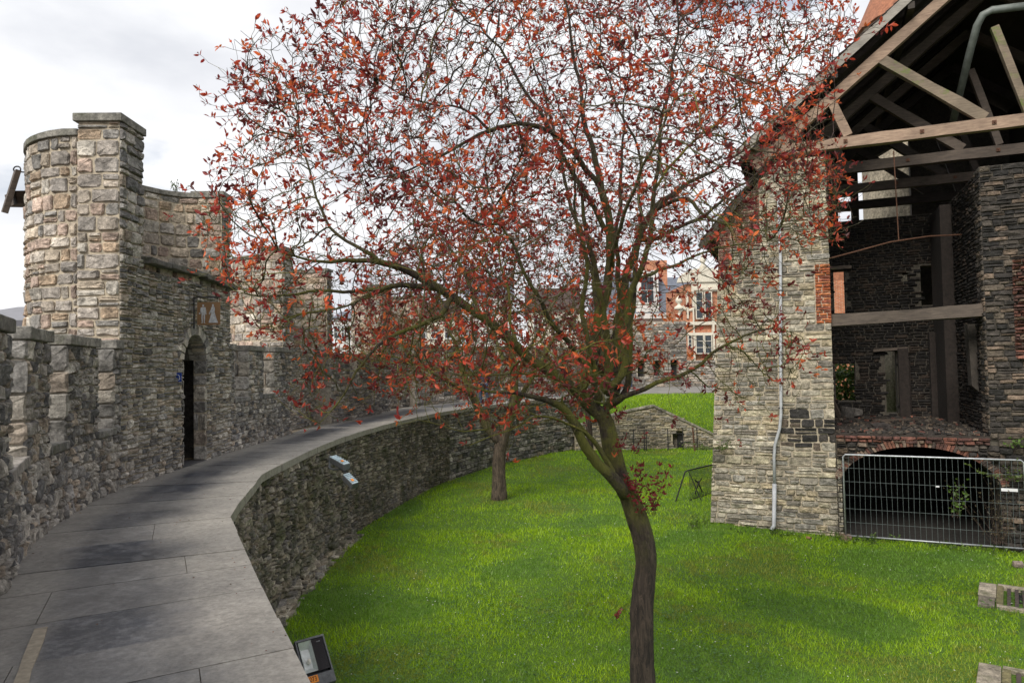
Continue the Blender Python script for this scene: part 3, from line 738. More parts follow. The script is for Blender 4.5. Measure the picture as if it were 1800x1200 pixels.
# ================================================================ TOWERS
def tower(A, B, zlow, ztop, label, seed, gate=None, slabz=5.72, court=True, fine=1.0, lean=0, door=False):
    A = Vector(A); B = Vector(B); L = (B-A).length; t = (B-A).normalized(); n = Vector((-t.y, t.x))   # n: away from the court
    if n.x > 0 and abs(t.y) > .3: n = -n
    rt = empty('wall_tower', ((A+B)/2).to_3d()+Vector((0, 0, zlow)), label, 'tower')
    Mi = (A+B)/2; C = Mi+n*.62
    ra, rb = L/2-.03, 1.62; PWd = .66; PB = .42
    arc = [C-t*ra*math.cos(a)+n*rb*math.sin(a) for a in np.linspace(0, math.pi, 26)]
    outer = Path([tuple(p) for p in arc], -1)
    left = Path([tuple(A+n*.62), tuple(A)], 1)
    ia = L/2-PWd; 
    Ci = Mi+t*(PWd-PB)/2+n*.5; ia = (L-PWd-PB)/2
    iarc = [Ci-t*ia*math.cos(a)+n*.95*math.sin(a) for a in np.linspace(0, math.pi, 22)]
    inner = Path([tuple(A+t*PWd+n*.02)]+[tuple(p) for p in iarc]+[tuple(B-t*PB+n*.02)], 1)
    face = Path([tuple(A), tuple(B)], 1)
    right = Path([tuple(B), tuple(B+n*.62)], 1)
    if face.n[0][0]*n.x+face.n[0][1]*n.y > 0:
        for q in (left, inner, face, right, outer): q.n *= -1
        swap = True
    zc = ztop-.22
    # core: shell ring between outer and inner arc
    core = MB(); N = 24
    def ring(z0, z1, oo, ii):
        vs = []; fs = []
        for k in range(N+1):
            o_ = oo.at(oo.L*k/N, -.004); i_ = ii.at(ii.L*k/N, -.004)
            vs += [(o_[0], o_[1], z0), (o_[0], o_[1], z1), (i_[0], i_[1], z1), (i_[0], i_[1], z0)]
        for k in range(N):
            for j in range(4): fs.append((4*k+j, 4*k+4+j, 4*k+4+(j+1) % 4, 4*k+(j+1) % 4))
        fs += [(0, 1, 2, 3), (4*N+3, 4*N+2, 4*N+1, 4*N)]; core.add(vs, fs)
    ring(zlow-.4, zc-.1, outer, inner)
    X3, Y3 = t.to_3d(), n.to_3d()
    def pier(a0, a1, z1):
        core.prism([(a0+.005, .005), (a1-.005, .005), (a1-.005, .6), (a0+.005, .6)], A.to_3d(), X3, Y3, (0, 0, 1), zlow-.4, z1)
    pier(0, PWd, ztop-.12); pier(L-PB, L, zc-.05)
    # front wall with or without arch
    if court:
        if gate:
            g0, g1, gs = gate; gc, gr = (g0+g1)/2, (g1-g0)/2; zs = gs
            lo = lambda u: (zs+math.sqrt(max(0, gr*gr-(u-gc)**2)) if abs(u-gc) < gr else zlow-.4)
        else: lo = lambda u: zlow-.4; g0 = g1 = L/2; gc, gr, zs = L/2, 0, zlow
        us = sorted(set([PWd, L-PB]+(list(np.linspace(g0, g1, 17)) if gate else [])))
        for a, b in zip(us[:-1], us[1:]):
            z0 = lo((a+b)/2); core.prism([(a, .008), (b, .008), (b, .22 if gate else .48), (a, .22 if gate else .48)], A.to_3d(), X3, Y3, (0, 0, 1), z0, slabz-.1)
    core.build('wall_core', MORTAR_L, rt)
    ash = Masonry(); s = seed
    lw, lh = .24*fine, .20*fine
    ash.lay(outer, [(0, outer.L*.62, zlow-.3, zc-.1)], lw, lh, 'ashlar', s, style='course', joint=.03, dep=.032, amp=.018, rough=.012)
    ash.build('outer_stones', STONE_L, rt); ash = Masonry()
    ash.lay(left, [(0, left.L, zlow-.3, ztop-.12)], .36*fine, lh*1.05, 'ashlar', s+1, style='course', joint=.028, dep=.03, amp=.015)
    ash.build('pier_stones', STONE_L, rt); ash = Masonry()
    ash.lay(inner, [(0, inner.L, (slabz if court else zlow)-.2, zc-.1)], lw, lh*.95, 'ashlar', s+2, style='ashlar', joint=.026, dep=.035, amp=.015)
    ash.build('inner_stones', STONE_L, rt)
    rub = Masonry()
    def fwarp(u, v):
        if not gate: return (u, v)
        dx, dz = u-gc, v-zs; R2 = gr+.16
        if v >= zs:
            d = math.hypot(dx, dz)
            if d < R2 and d > 1e-4: return (gc+dx/d*R2, zs+dz/d*R2)
        elif abs(dx) < gr: return (gc+math.copysign(gr, dx), v)
        return (u, v)
    skipf = (lambda u, v: gate and ((v < zs and abs(u-gc) < gr) or (v >= zs and math.hypot(u-gc, v-zs) < gr+.10)))
    if court:
        rub.lay(face, [(0, L, zlow-.02, slabz-.1)], .25*fine, .10*fine, 'rubble', s+3, style='rubble', joint=.02, dep=.04, amp=.035, warp=fwarp, skip=skipf, rough=.016)
    rub.lay(face, [(0, PWd, (slabz-.1 if court else zlow), ztop-.12)], .24*fine, .15*fine, 'rubble', s+4, style='course', joint=.018, dep=.045, amp=.02)
    rub.lay(face, [(L-PB, L, (slabz-.1 if court else zlow), zc-.05)], .22*fine, .12*fine, 'rubble', s+5, style='course', joint=.018, dep=.045, amp=.02)
    rub.build('rubble_face', STONE, rt)
    if gate:
        # voussoirs
        vm = MB(); rr = random.Random(seed)
        nv = 13
        for i in range(nv):
            a0, a1 = math.pi*i/nv+.02, math.pi*(i+1)/nv-.02; ro = gr+.16+rr.uniform(-.02, .03); h = rr.uniform(.02, .05)
            vm.prism([(gc+math.cos(a)*r, zs+math.sin(a)*r) for a, r in ((a0, gr-.01), (a0, ro), ((a0+a1)/2, ro+.008), (a1, ro), (a1, gr-.01))], A.to_3d(), X3, (0, 0, 1), -Y3, -.3, h, col=shade(rr.choice(PAL['jamb']), rr.uniform(.8, 1.2)))
        vm.build('arch_stones', STONE, rt)
        # passage behind arch : jamb walls, vault and back
        jam = Masonry()
        q = Path([tuple(A+t*g1+n*.23), tuple(A+t*g1-n*.03)], 1)
        v_in = -t
        if q.n[0][0]*v_in.x+q.n[0][1]*v_in.y < 0: q.n *= -1
        jam.lay(q, [(0, q.L, zlow, zs+.02)], .34, .26, 'jamb', seed+9, style='ashlar', joint=.024, dep=.03, amp=.01); jam.build('passage_jambs', STONE, rt); jam = Masonry()
        q = Path([tuple(A+t*g0+n*.23), tuple(A+t*g0-n*.03)], 1)
        if q.n[0][0]*t.x+q.n[0][1]*t.y < 0: q.n *= -1
        jam.lay(q, [(0, q.L, zlow, zs+.02)], .34, .26, 'jamb', seed+10, style='ashlar', joint=.024, dep=.03, amp=.01)
        jam.build('passage_jambs', STONE, rt)
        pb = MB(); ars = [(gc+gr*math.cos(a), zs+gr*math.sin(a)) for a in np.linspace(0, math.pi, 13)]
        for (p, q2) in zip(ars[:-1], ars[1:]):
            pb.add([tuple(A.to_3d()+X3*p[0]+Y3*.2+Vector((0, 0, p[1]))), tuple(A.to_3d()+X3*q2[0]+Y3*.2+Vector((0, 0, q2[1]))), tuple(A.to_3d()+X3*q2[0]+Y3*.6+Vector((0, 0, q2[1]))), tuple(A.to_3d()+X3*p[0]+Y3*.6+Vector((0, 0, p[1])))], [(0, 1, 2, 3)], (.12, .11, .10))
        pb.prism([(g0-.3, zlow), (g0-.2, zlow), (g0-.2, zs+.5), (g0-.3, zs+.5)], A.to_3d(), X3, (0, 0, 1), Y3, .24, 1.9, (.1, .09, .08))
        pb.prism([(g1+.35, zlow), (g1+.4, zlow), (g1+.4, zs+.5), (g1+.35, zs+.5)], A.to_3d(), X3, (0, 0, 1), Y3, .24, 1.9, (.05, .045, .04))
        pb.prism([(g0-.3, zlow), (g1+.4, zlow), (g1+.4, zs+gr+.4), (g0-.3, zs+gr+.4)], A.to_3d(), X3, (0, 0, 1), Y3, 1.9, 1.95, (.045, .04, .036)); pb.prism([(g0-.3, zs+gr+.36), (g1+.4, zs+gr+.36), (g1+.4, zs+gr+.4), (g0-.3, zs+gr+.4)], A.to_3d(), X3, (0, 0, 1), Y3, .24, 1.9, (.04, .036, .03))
        pb.build('passage_lining', STONE, rt)  # dark stone colours paint in the shade of the passage
        fl = MB(); fl.prism([(g0, -.02), (g1, -.02), (g1, 1.5), (g0, 1.5)], A.to_3d(), X3, Y3, (0, 0, 1), zlow-.1, zlow+.006); fl.build('threshold', WOODG if False else m_plain('threshold_stone', (.07, .07, .075), .5, 12, .3, .003), rt)
    # copings
    cp = MB(); cc = (.20, .19, .165); rr = random.Random(seed+50)
    cp.prism([(-.05, -.05), (PWd+.03, -.05), (PWd+.03, .66), (-.05, .66)], A.to_3d(), X3, Y3, (0, 0, 1), ztop-.12, ztop, cc)
    cp.build('pier_coping', COPING, rt, bevel=.01)
    cp = MB(); N2 = 26; vs = []; fs = []
    for k in range(N2+1):
        o_ = outer.at(outer.L*k/N2, .05); i_ = inner.at(inner.L*k/N2, .05); j = rr.uniform(-.006, .006)
        vs += [(o_[0], o_[1], zc-.1), (o_[0], o_[1], zc+j), (i_[0], i_[1], zc+j), (i_[0], i_[1], zc-.1)]
    for k in range(N2):
        for j in range(4): fs.append((4*k+j, 4*k+4+j, 4*k+4+(j+1) % 4, 4*k+(j+1) % 4))
    fs += [(0, 1, 2, 3), (4*N2+3, 4*N2+2, 4*N2+1, 4*N2)]
    cp.add(vs, fs, cc); cp.build('ring_coping', COPING, rt, bevel=.01)
    cp = MB(); cp.prism([(L-PB-.03, -.05), (L+.03, -.05), (L+.03, .62), (L-PB-.03, .62)], A.to_3d(), X3, Y3, (0, 0, 1), zc-.05, zc+.04, cc); cp.build('pier_coping', COPING, rt, bevel=.01)
    if court and gate:
        # rough slab ledge above the gate wall, in broken pieces
        a = PWd-.04; zz = slabz-.04
        while a < L-.02:
            b = min(L-.01, a+rr.uniform(.5, .85)); m = MB()
            dz = .06-.13*abs(a/L-.45); nseg = 4; vs = []
            for q in range(nseg+1):
                uu = a+(b-a-.012)*q/nseg; j = rr.uniform(-.02, .02)
                for (w_, z_) in ((-.16+j, zz+dz+rr.uniform(-.01, .01)), (-.17+j, zz+.09+dz+rr.uniform(-.01, .01)), (.46, zz+.15+dz), (.46, zz+dz)):
                    vs.append(A.to_3d()+X3*uu+Y3*w_+Vector((0, 0, z_)))
            fs = [(0, 1, 2, 3), (4*nseg+3, 4*nseg+2, 4*nseg+1, 4*nseg)]+[(4*q+j, 4*q+4+j, 4*q+4+(j+1) % 4, 4*q+(j+1) % 4) for q in range(nseg) for j in range(4)]
            m.add(vs, fs, shade((.14, .13, .12), rr.uniform(.85, 1.1))); m.build('ledge_slab', COPING, rt, bevel=.015); a = b
        # stubs carrying the slabs
        m = MB(); a = PWd+.1
        while a < L-.3:
            b = a+rr.uniform(.3, .5); m.prism([(a, .01), (b, .01), (b, .4), (a, .4)], A.to_3d(), X3, Y3, (0, 0, 1), slabz-.12, slabz+.02, rr.choice(PAL['ashlar'])); a = b+rr.uniform(.12, .2)
        m.build('ledge_blocks', STONE_L, rt)
    return rt, A, t, n, L
def w2(u, P): x, y = P.at(u, 0); return (float(x), float(y))
tA, tB = w2(uA, PW1), w2(uB, PW1)
LT = math.hypot(tB[0]-tA[0], tB[1]-tA[1])
CH_ = Path([tA, tB], 1); g0, g1 = CH_.upx(321), CH_.upx(361)
T1, TA, Tt, Tn, TL = tower(tA, tB, WZ, 8.11, 'large round-backed stone tower with an arched gateway, in the left wall', 200, gate=(g0, g1, 4.48), slabz=6.0)
T2 = tower((-6.25, 18.6), (-5.85, 22.2), WZ, 7.66, 'second open-backed stone tower, just beyond the short battlement wall', 230, court=True, fine=1.1, slabz=5.0)
T3 = tower((-5.2, 27.2), (-3.9, 30.3), WZ, 7.6, 'third stone tower, half hidden by red leaves, with dressed stone face', 260, court=True, fine=1.3, slabz=5.2)

# shutter hanging outside tower 1
sh = empty('wooden_shutter', (-6.9, 9.9, 6.2), 'weathered wooden flap propped open on the outer side of the large left tower', 'shutter')
a, b = dp(31, 300, 11.2), dp(8, 374, 11.2)
m = MB(); m.beam(a, b, .55, .085, up=(1, .73, .35), jit=.006); m.build('flap', WOODG, sh)
m = MB(); c1, c2 = dp(20, 350, 11.5), dp(50, 350, 11.7); m.beam(c1, c2, .5, .20, jit=.01); m.build('hood', WOODG, sh)
m = MB(); m.tube([dp(30, 302, 11.2), dp(46, 303, 11.4)], .012, 6); m.tube([dp(30, 302, 11.2)+Vector((.06*math.cos(q), 0, .04+.05*math.sin(q))) for q in np.linspace(-1.5, 4.5, 12)], .012, 6); m.build('hook', IRON, sh)
# nearest turret edge at the frame's left side
nt_ = empty('stone_buttress', (-4.4, 5.7, 4), 'edge of a nearer stone pier at the far left border', 'pier')

COL.objects.unlink(nt_); bpy.data.objects.remove(nt_)

# ================================================================ SIGNS ON THE GATE TOWER
def curve_text(txt, size, M_, m, parent, name='lettering', ext=.0008):
    cu = bpy.data.curves.new(name, 'FONT'); cu.body = txt; cu.size = size; cu.extrude = ext; cu.align_x = 'CENTER'; cu.align_y = 'CENTER'
    ob = bpy.data.objects.new(name, cu); dg = bpy.context.evaluated_depsgraph_get()
    COL.objects.link(ob); bpy.context.view_layer.update(); me = bpy.data.meshes.new_from_object(ob.evaluated_get(bpy.context.evaluated_depsgraph_get()))
    COL.objects.unlink(ob); bpy.data.objects.remove(ob); me.name = name; me.transform(M_); me.materials.clear(); me.materials.append(m)
    return link(name, me, None, parent)
sg = empty('hanging_sign', (-5.55, 12.35, 5.1), 'square ochre sign with two white costumed figures on a black bracket above the arch', 'sign')
d = 12.3; x0, x1 = dp(347, 551, d).x, dp(387, 551, d).x; z1, z0 = dp(367, 531, d).z, dp(367, 571, d).z
m = MB(); m.box(((x0+x1)/2, d, (z0+z1)/2), (x1-x0, .02, z1-z0)); m.build('panel', m_plain('ochre_board', (.24, .135, .06), .6, 6, .1, 0), sg)
m = MB(); m.tube([(x0-.06, d, z0-.06), (x0-.06, d, z1+.09), (x1+.02, d, z1+.09)], .016, 6); m.tube([(x0-.06, d, z1-.02), (x0-.2, d+.25, z1-.02)], .012, 6)
m.tube([(x0+.05, d, z1), (x0+.05, d, z1+.09)], .006, 5); m.tube([(x1-.05, d, z1), (x1-.05, d, z1+.09)], .006, 5); m.build('bracket', IRON, sg)
m = MB(); W_ = x1-x0
def fig(poly, cx, colr): m.prism([(cx+p[0]*W_, z0+p[1]*(z1-z0)) for p in poly], (x0, d-.012, 0), (1, 0, 0), (0, 0, 1), (0, -1, 0), 0, .004)
cx = .27*W_
fig([(-.03, .80), (.03, .80), (.04, .87), (0, .91), (-.04, .87)], cx, 0)
fig([(-.10, .78), (.10, .78), (.13, .62), (.14, .45), (.10, .45), (.08, .60), (.07, .50), (.08, .30), (.06, .12), (.10, .08), (.03, .08), (.015, .45), (-.015, .45), (-.03, .08), (-.10, .08), (-.06, .12), (-.08, .30), (-.07, .50), (-.10, .58), (-.19, .52), (-.19, .47), (-.12, .48), (-.13, .66)], cx, 0)
cx = .70*W_
fig([(-.03, .80), (.03, .80), (.04, .87), (0, .92), (-.04, .87)], cx, 0)
fig([(-.06, .79), (.06, .79), (.09, .66), (.06, .58), (.11, .40), (.17, .22), (.22, .09), (-.20, .09), (-.15, .24), (-.10, .42), (-.06, .58), (-.13, .50), (-.16, .45), (-.18, .50), (-.09, .68)], cx, 0)
m.build('figures', m_plain('white_enamel', (.50, .51, .52), .6, 40, .4, 0), sg)
bs = empty('audio_guide_sign', (-5.75, 11.75, 4.1), 'small blue sign with white headphones symbol at the left side of the arch', 'sign')
d = 11.75; p0, p1 = dp(306, 671, d), dp(319, 655, d)
m = MB(); m.box(((p0.x+p1.x)/2, d, (p0.z+p1.z)/2), (p1.x-p0.x, .012, p1.z-p0.z)); m.build('plate', m_plain('blue_enamel', (.015, .05, .30), .35, 10, .08, 0), bs)
m = MB(); cx, cz = (p0.x+p1.x)/2, (p0.z+p1.z)/2
m.tube([(cx+.034*math.cos(q), d-.008, cz+.005+.038*math.sin(q)) for q in np.linspace(-.3, math.pi+.3, 12)], .0045, 5)
for s_ in (-1, 1): m.box((cx+s_*.034, d-.008, cz-.022), (.018, .006, .034))
m.box((cx, d-.008, cz-.045), (.05, .004, .012)); m.build('headphones_symbol', bpy.data.materials['white_enamel'], bs)
m = MB(); m.tube([((p0.x), d, cz), (p0.x-.12, d+.05, cz)], .008, 5); m.build('fixing', IRON, bs)

# ================================================================ FLOODLIGHTS
YEL = m_plain('orange_label', (.75, .24, .01), .5, 8, .06, 0)
def lamp_box(M_, wd, ht, dp_, par, name='housing'):
    m = MB(); t = .02
    for (c, s_) in (((0, 0, -dp_/2), (wd, ht, .012)), ((0, ht/2-t/2, 0), (wd, t, dp_)), ((0, -ht/2+t/2, 0), (wd, t, dp_)), ((wd/2-t/2, 0, 0), (t, ht-2*t-.002, dp_)), ((-wd/2+t/2, 0, 0), (t, ht-2*t-.002, dp_))): m.box(c, s_)
    m.v = [tuple(M_ @ Vector(v)) for v in m.v]; return m.build(name, GREYM, par, bevel=.003)
fl = empty('floodlight', tuple(dp(555, 1160, 6.4)), 'large grey floodlight with glass front numbered 073, at the walkway edge in the foreground', 'floodlight')
# local frame from photo corners at a depth just outside the path edge
pa = dp(518, 1127, 6.50); pb = dp(569, 1113, 6.66); pc = dp(597, 1172, 6.50)
X = (pb-pa).normalized(); Yv = (pc-pb); Yv = -(Yv-X*Yv.dot(X)).normalized(); Zv = X.cross(Yv)
wd = .38; sx, sy = (pb-pa).length/wd, (pb-pc).length/.345
O = pb-X*(wd/2*sx)+Yv*(-.175*sy)
MF = Matrix(((X.x*sx, Yv.x*sy, Zv.x*.8, O.x), (X.y*sx, Yv.y*sy, Zv.y*.8, O.y), (X.z*sx, Yv.z*sy, Zv.z*.8, O.z), (0, 0, 0, 1)))
def addm(m, M_, name, mt, par, **k): m.v = [tuple(M_ @ Vector(v)) for v in m.v]; return m.build(name, mt, par, **k)
lamp_box(MF @ Matrix.Translation((0, 0, -.07)), wd, .36, .13, fl)
m = MB(); m.add([(-.155, .155, -.012), (.01, .155, -.012), (.01, -.13, -.012), (-.155, -.13, -.012), (-.12, .10, -.085), (-.02, .10, -.085), (-.02, -.08, -.085), (-.12, -.08, -.085)], [(0, 1, 5, 4), (1, 2, 6, 5), (2, 3, 7, 6), (3, 0, 4, 7), (4, 5, 6, 7)])
addm(m, MF, 'reflector', m_plain('aluminium', (.62, .66, .64), .35, 14, .2, .002, .5), fl)
m = MB(); m.lathe([(.0, -.03), (.022, -.02), (.026, 0), (.02, .02), (.008, .035)], (-.06, -.02, -.055), 12); addm(m, MF, 'bulb', m_plain('frosted_bulb', (.7, .68, .6), .3, 14, .1, 0), fl, smooth=True)
m = MB(); m.box((.085, .01, -.018), (.15, .29, .006)); addm(m, MF, 'black_glass', m_plain('black_glass', (.006, .006, .008), .18, 10, .1, 0), fl)
m = MB(); m.box((0, -.215, -.045), (wd-.004, .105, .10)); addm(m, MF, 'front_cover', GREYM, fl, bevel=.004)
m = MB(); m.box((-.085, -.20, .0065), (.125, .062, .002)); addm(m, MF, 'number_plate', YEL, fl)
BLK = m_plain('black_lettering', (.01, .01, .01), .6, 10, .1, 0)
curve_text('073', .062, MF @ Matrix.Translation((-.085, -.20, .009)), BLK, fl)
curve_text('PHILIPS', .014, MF @ Matrix.Translation((.10, .125, -.0135)), bpy.data.materials['galvanised_steel'], fl, 'glass_lettering')
m = MB(); m.box((0, -.30, -.05), (.07, .08, .06)); m.box((.02, -.33, -.12), (.05, .05, .14)); addm(m, MF, 'mounting', GREYM, fl, bevel=.004)
m = MB(); m.tube([O-Zv*.12, O-Zv*.3-Vector((.15, 0, .1)), (-2.75, 6.6, 1.15)], .02, 8); m.build('arm', GREYM, fl)
def small_flood(a, b, label, dep):
    a, b = Vector(a), Vector(b); X = (b-a).normalized(); Zv = Vector((0, 0, 1))-X*X.z; Zv = (Zv+Vector((.3, -.5, 0))).normalized(); Zv = (Zv-X*Zv.dot(X)).normalized(); Yv = Zv.cross(X); O = (a+b)/2
    M_ = Matrix(((X.x, Yv.x, Zv.x, O.x), (X.y, Yv.y, Zv.y, O.y), (X.z, Yv.z, Zv.z, O.z), (0, 0, 0, 1))); L = (b-a).length
    r = empty('wall_floodlight', tuple(O), label, 'floodlight', 'small floodlights on the courtyard wall')
    addm(MB().box((0, 0, -.07), (L, .15, .13)), M_, 'housing', GREYM, r, bevel=.015)
    m = MB()
    for k in range(6): m.box((-L*.36+k*L*.145, 0, .012), (.012, .13, .03))
    m.box((0, 0, .002), (L*.97, .135, .008)); addm(m, M_, 'glass_front', m_plain('pale_glass', (.45, .55, .60), .25, 9, .25, 0), r)
    addm(MB().box((L*.25, -.02, .012+.016), (.07, .05, .01)), M_, 'label_plate', YEL, r)
    return r, M_
f1, _ = small_flood(dp(584, 801, 14.3), dp(610, 815, 13.9), 'upper small floodlight on the mossy courtyard wall', 14)
f2, _ = small_flood(dp(608, 832, 13.9), dp(625, 849, 13.7), 'lower small floodlight on the mossy courtyard wall', 14)
m = MB(); m.tube([dp(580, 800, 14.6), dp(579, 822, 14.5), dp(586, 825, 14.3), dp(598, 824, 14.1), dp(606, 828, 14.0), dp(609, 834, 13.95)], .022, 7); m.tube([dp(609, 812, 14.0), dp(608, 825, 14.0)], .02, 6); m.build('arm', GREYM, f1)

# ================================================================ RUINED HALL
hall = empty('ruined_hall', fpt(3, 0), 'ruined stone hall with open front, timber roof trusses and brick cellar arch, right side', 'building')
FP = Path([fpt(-.6)[:2], fpt(9)[:2]], 1)
if FP.n[0][1] > 0: FP.n *= -1
U = lambda s: s+.6
X3 = Vector((FT[0], FT[1], 0)); N3 = Vector((FN[0], FN[1], 0)); Z3 = Vector((0, 0, 1)); O3 = Vector(fpt(0))
def slab(m, poly, k0, k1, col=None): m.prism(poly, O3, X3, Z3, N3, k0, k1, col)
core = MB()
slab(core, [(-.12, -.3), (2.85, -.3), (2.85, 9.25), (1.75, 9.25), (.9, 8.35), (.30, 7.6)], .005, .75)
core.build('wall_core', MORTAR_L, hall)
core = MB()
slab(core, [(6.17, -.3), (9, -.3), (9, 8.55), (5.98, 8.55), (5.98, 2.4), (6.17, 2.4)], .02, .6)
# arch spandrel strips
ac, aw = 4.55, 1.62
def arch_z(s): 
    q = (s-ac)/aw; return 1.25+.98*math.sqrt(max(0, 1-q*q))
ss = np.linspace(2.86, 6.2, 31)
for a, b in zip(ss[:-1], ss[1:]): slab(core, [(a, arch_z((a+b)/2)+.02 if abs((a+b)/2-ac) < aw else -.2), (b, arch_z((a+b)/2)+.02 if abs((a+b)/2-ac) < aw else -.2), (b, 2.40), (a, 2.40)], .03, .75)
core.build('inner_core', MORTAR_D, hall)
def fcol(u, v, r):
    s = u-.6
    if v < 3.05+.15*math.sin(s*9) and v > 2.12 and s > 1.7+.15*math.sin(v*11): return r.choice(['burnt', 'burnt', 'burntl', 'burnt', 'facade'])
    return None
clipf = [(1.0, -0.058, -(U(-.14))), (1.14, -1, 7.45-1.14*U(.12))]
fs_ = Masonry()
fs_.lay(FP, [(U(-.14), U(2.87), -.12, 1.9)], .34, .15, 'facade', 301, style='course', clip=clipf[:1], joint=.024, dep=.045, amp=.03, rough=.015, colf=fcol)
fs_.lay(FP, [(U(1.62), U(2.87), 1.9, 5.15)], .34, .20, 'facade', 309, style='course', joint=.026, dep=.03, amp=.03, colf=fcol)
fs_.lay(FP, [(U(-.1), U(1.62), 1.9, 5.15)], .36, .115, 'facade', 302, style='course', clip=clipf[:1], joint=.022, dep=.03, amp=.03, colf=fcol)
fs_.lay(FP, [(U(.1), U(2.52), 5.15, 6.6)], .34, .15, 'facade', 303, style='course', clip=clipf[:1], joint=.022, dep=.03, amp=.03)
fs_.lay(FP, [(U(1.3), U(2.87), 6.6, 9.2)], .33, .13, 'facade', 304, style='course', joint=.024, dep=.03, amp=.03, clip=clipf)
fs_.lay(FP, [(U(.55), U(1.3), 6.6, 7.15)], .33, .12, 'facade', 305, style='course', joint=.018, dep=.045, amp=.02, clip=clipf)
fs_.build('stone_facing', STONE_L, hall)
br = Masonry()
br.lay(FP, [(U(.2), U(.55), 6.6, 7.15), (U(.2), U(1.3), 7.15, 9.2)], .22, .07, 'brick', 306, style='ashlar', joint=.012, dep=.02, amp=.006, clip=clipf)
br.build('brick_infill', STONE_B, hall)
br = Masonry(); br.lay(FP, [(U(2.52), U(2.87), 5.15, 6.6)], .21, .068, 'orange', 307, style='ashlar', joint=.014, dep=.045, amp=.012)
br.build('brick_quoin', STONE_B, hall)
# right pier and spandrel
rp_ = Masonry()
rp_.lay(FP, [(U(5.98), U(8.4), 2.45, 8.55)], .30, .115, 'burntl', 310, style='course', joint=.016, dep=.04, amp=.02)
rp_.build('pier_stones', STONE_B, hall); rp_ = Masonry()
rp_.lay(FP, [(U(2.87), U(2.98), -.1, 1.9)], .14, .14, 'facade', 315, style='course', joint=.02, dep=.04, amp=.01)
rp_.lay(FP, [(U(6.12), U(8.4), -.1, 2.45)], .3, .14, 'burntl', 311, style='course', joint=.02, dep=.06, amp=.04)
rp_.lay(FP, [(U(2.87), U(6.15), 1.9, 2.30)], .3, .11, 'burntl', 312, style='rubble', joint=.02, dep=.12, amp=.05, rough=.03, skip=lambda u, v: abs(u-.6-ac) < aw+.15 and v < arch_z(u-.6)+.12)
rp_.build('spandrel_stones', STONE, hall)
bm2 = MB(); rr = random.Random(77)
nb = 64
for i in range(nb):     # brick arch ring
    a0 = math.pi*(.05+.9*i/nb); a1 = math.pi*(.05+.9*(i+1)/nb)-.008
    def pt(a, e): return (ac+(aw+e)*math.cos(a), 1.25+(.98+e)*math.sin(a))
    c = rr.choice([(.17, .07, .05), (.12, .055, .042), (.26, .19, .14), (.20, .085, .055), (.08, .06, .05), (.22, .16, .12)])
    slab(bm2, [pt(a0, 0), pt(a0, .15+rr.uniform(-.02, .02)), pt(a1, .15+rr.uniform(-.02, .02)), pt(a1, 0)], -rr.uniform(.02, .06), .3, c)
bm2.build('brick_arch', STONE_B, hall)
bs2 = Masonry(); bs2.lay(FP, [(U(2.87), U(5.98), 2.30, 2.46)], .2, .07, 'brick', 313, style='ashlar', joint=.016, dep=.09, amp=.035, rough=.02); bs2.build('brick_course', STONE_B, hall)
# floor, cellar
fm = MB(); nx_, ny_ = 24, 30; vs = []; fs2 = []
for j in range(ny_+1):
    for i in range(nx_+1):
        s_, k_ = 2.7+i/nx_*3.6, .0+j/ny_*5.1; p = fpt(s_, k_); vs.append((p[0], p[1], 2.50+.04*noise.noise((s_*3, k_*3, 2))+(.05*k_/5)))
for j in range(ny_):
    for i in range(nx_): a = j*(nx_+1)+i; fs2.append((a, a+1, a+nx_+2, a+nx_+1))
b = len(vs); p = [fpt(2.7, .0, 2.42), fpt(6.3, 0, 2.42), fpt(6.3, 5.1, 2.42), fpt(2.7, 5.1, 2.42)]; vs += p; fs2.append((b, b+1, b+2, b+3))
fs2.append(tuple([b, b+1]+[i for i in range(nx_, -1, -1)]))
fm.add(vs, fs2); fm.build('upper_floor', m_plain('rubble_floor', (.038, .030, .024), .95, 9, .5, .03), hall)
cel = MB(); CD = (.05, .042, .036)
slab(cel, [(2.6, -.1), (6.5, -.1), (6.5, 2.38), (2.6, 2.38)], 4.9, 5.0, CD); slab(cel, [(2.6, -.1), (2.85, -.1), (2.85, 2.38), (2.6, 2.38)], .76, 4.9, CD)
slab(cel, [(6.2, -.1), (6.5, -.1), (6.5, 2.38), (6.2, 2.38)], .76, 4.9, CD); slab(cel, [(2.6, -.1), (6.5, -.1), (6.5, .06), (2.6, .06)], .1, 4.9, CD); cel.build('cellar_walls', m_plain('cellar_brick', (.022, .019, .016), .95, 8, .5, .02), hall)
# back wall
BP = Path([fpt(2.3, 5)[:2], fpt(9, 5)[:2]], 1)
if BP.n[0][1] > 0: BP.n *= -1
BU = lambda s: s-2.3
opens = [(3.06, 3.61, 2.98, 4.12), (4.42, 4.73, 2.62, 4.47), (3.1, 3.41, 5.68, 7.01), (5.42, 5.92, 5.81, 6.98), (4.95, 5.15, 6.55, 6.8)]
xs = sorted({2.3, 9.0}|{o[0] for o in opens}|{o[1] for o in opens}); bc = MB()
for a, b in zip(xs[:-1], xs[1:]):
    zc_ = [(2.3, None)]; cuts = sorted([(o[2], o[3]) for o in opens if o[0] <= (a+b)/2 <= o[1]]); z = 2.3
    for (c, d) in cuts: slab(bc, [(a, z), (b, z), (b, c), (a, c)], 5.02, 5.6); z = d
    slab(bc, [(a, z), (b, z), (b, 8.5), (a, 8.5)], 5.02, 5.6)
bc.build('back_wall_core', MORTAR_D, hall)
bk = Masonry()
def osk(u, v):
    s = u+2.3; return any(o[0]-.06 < s < o[1]+.06 and o[2]-.03 < v < o[3]+.03 for o in opens)
bk.lay(BP, [(0, 6.7, 2.45, 8.5)], .24, .085, 'inner', 320, style='course', joint=.018, dep=.04, amp=.02, skip=osk)
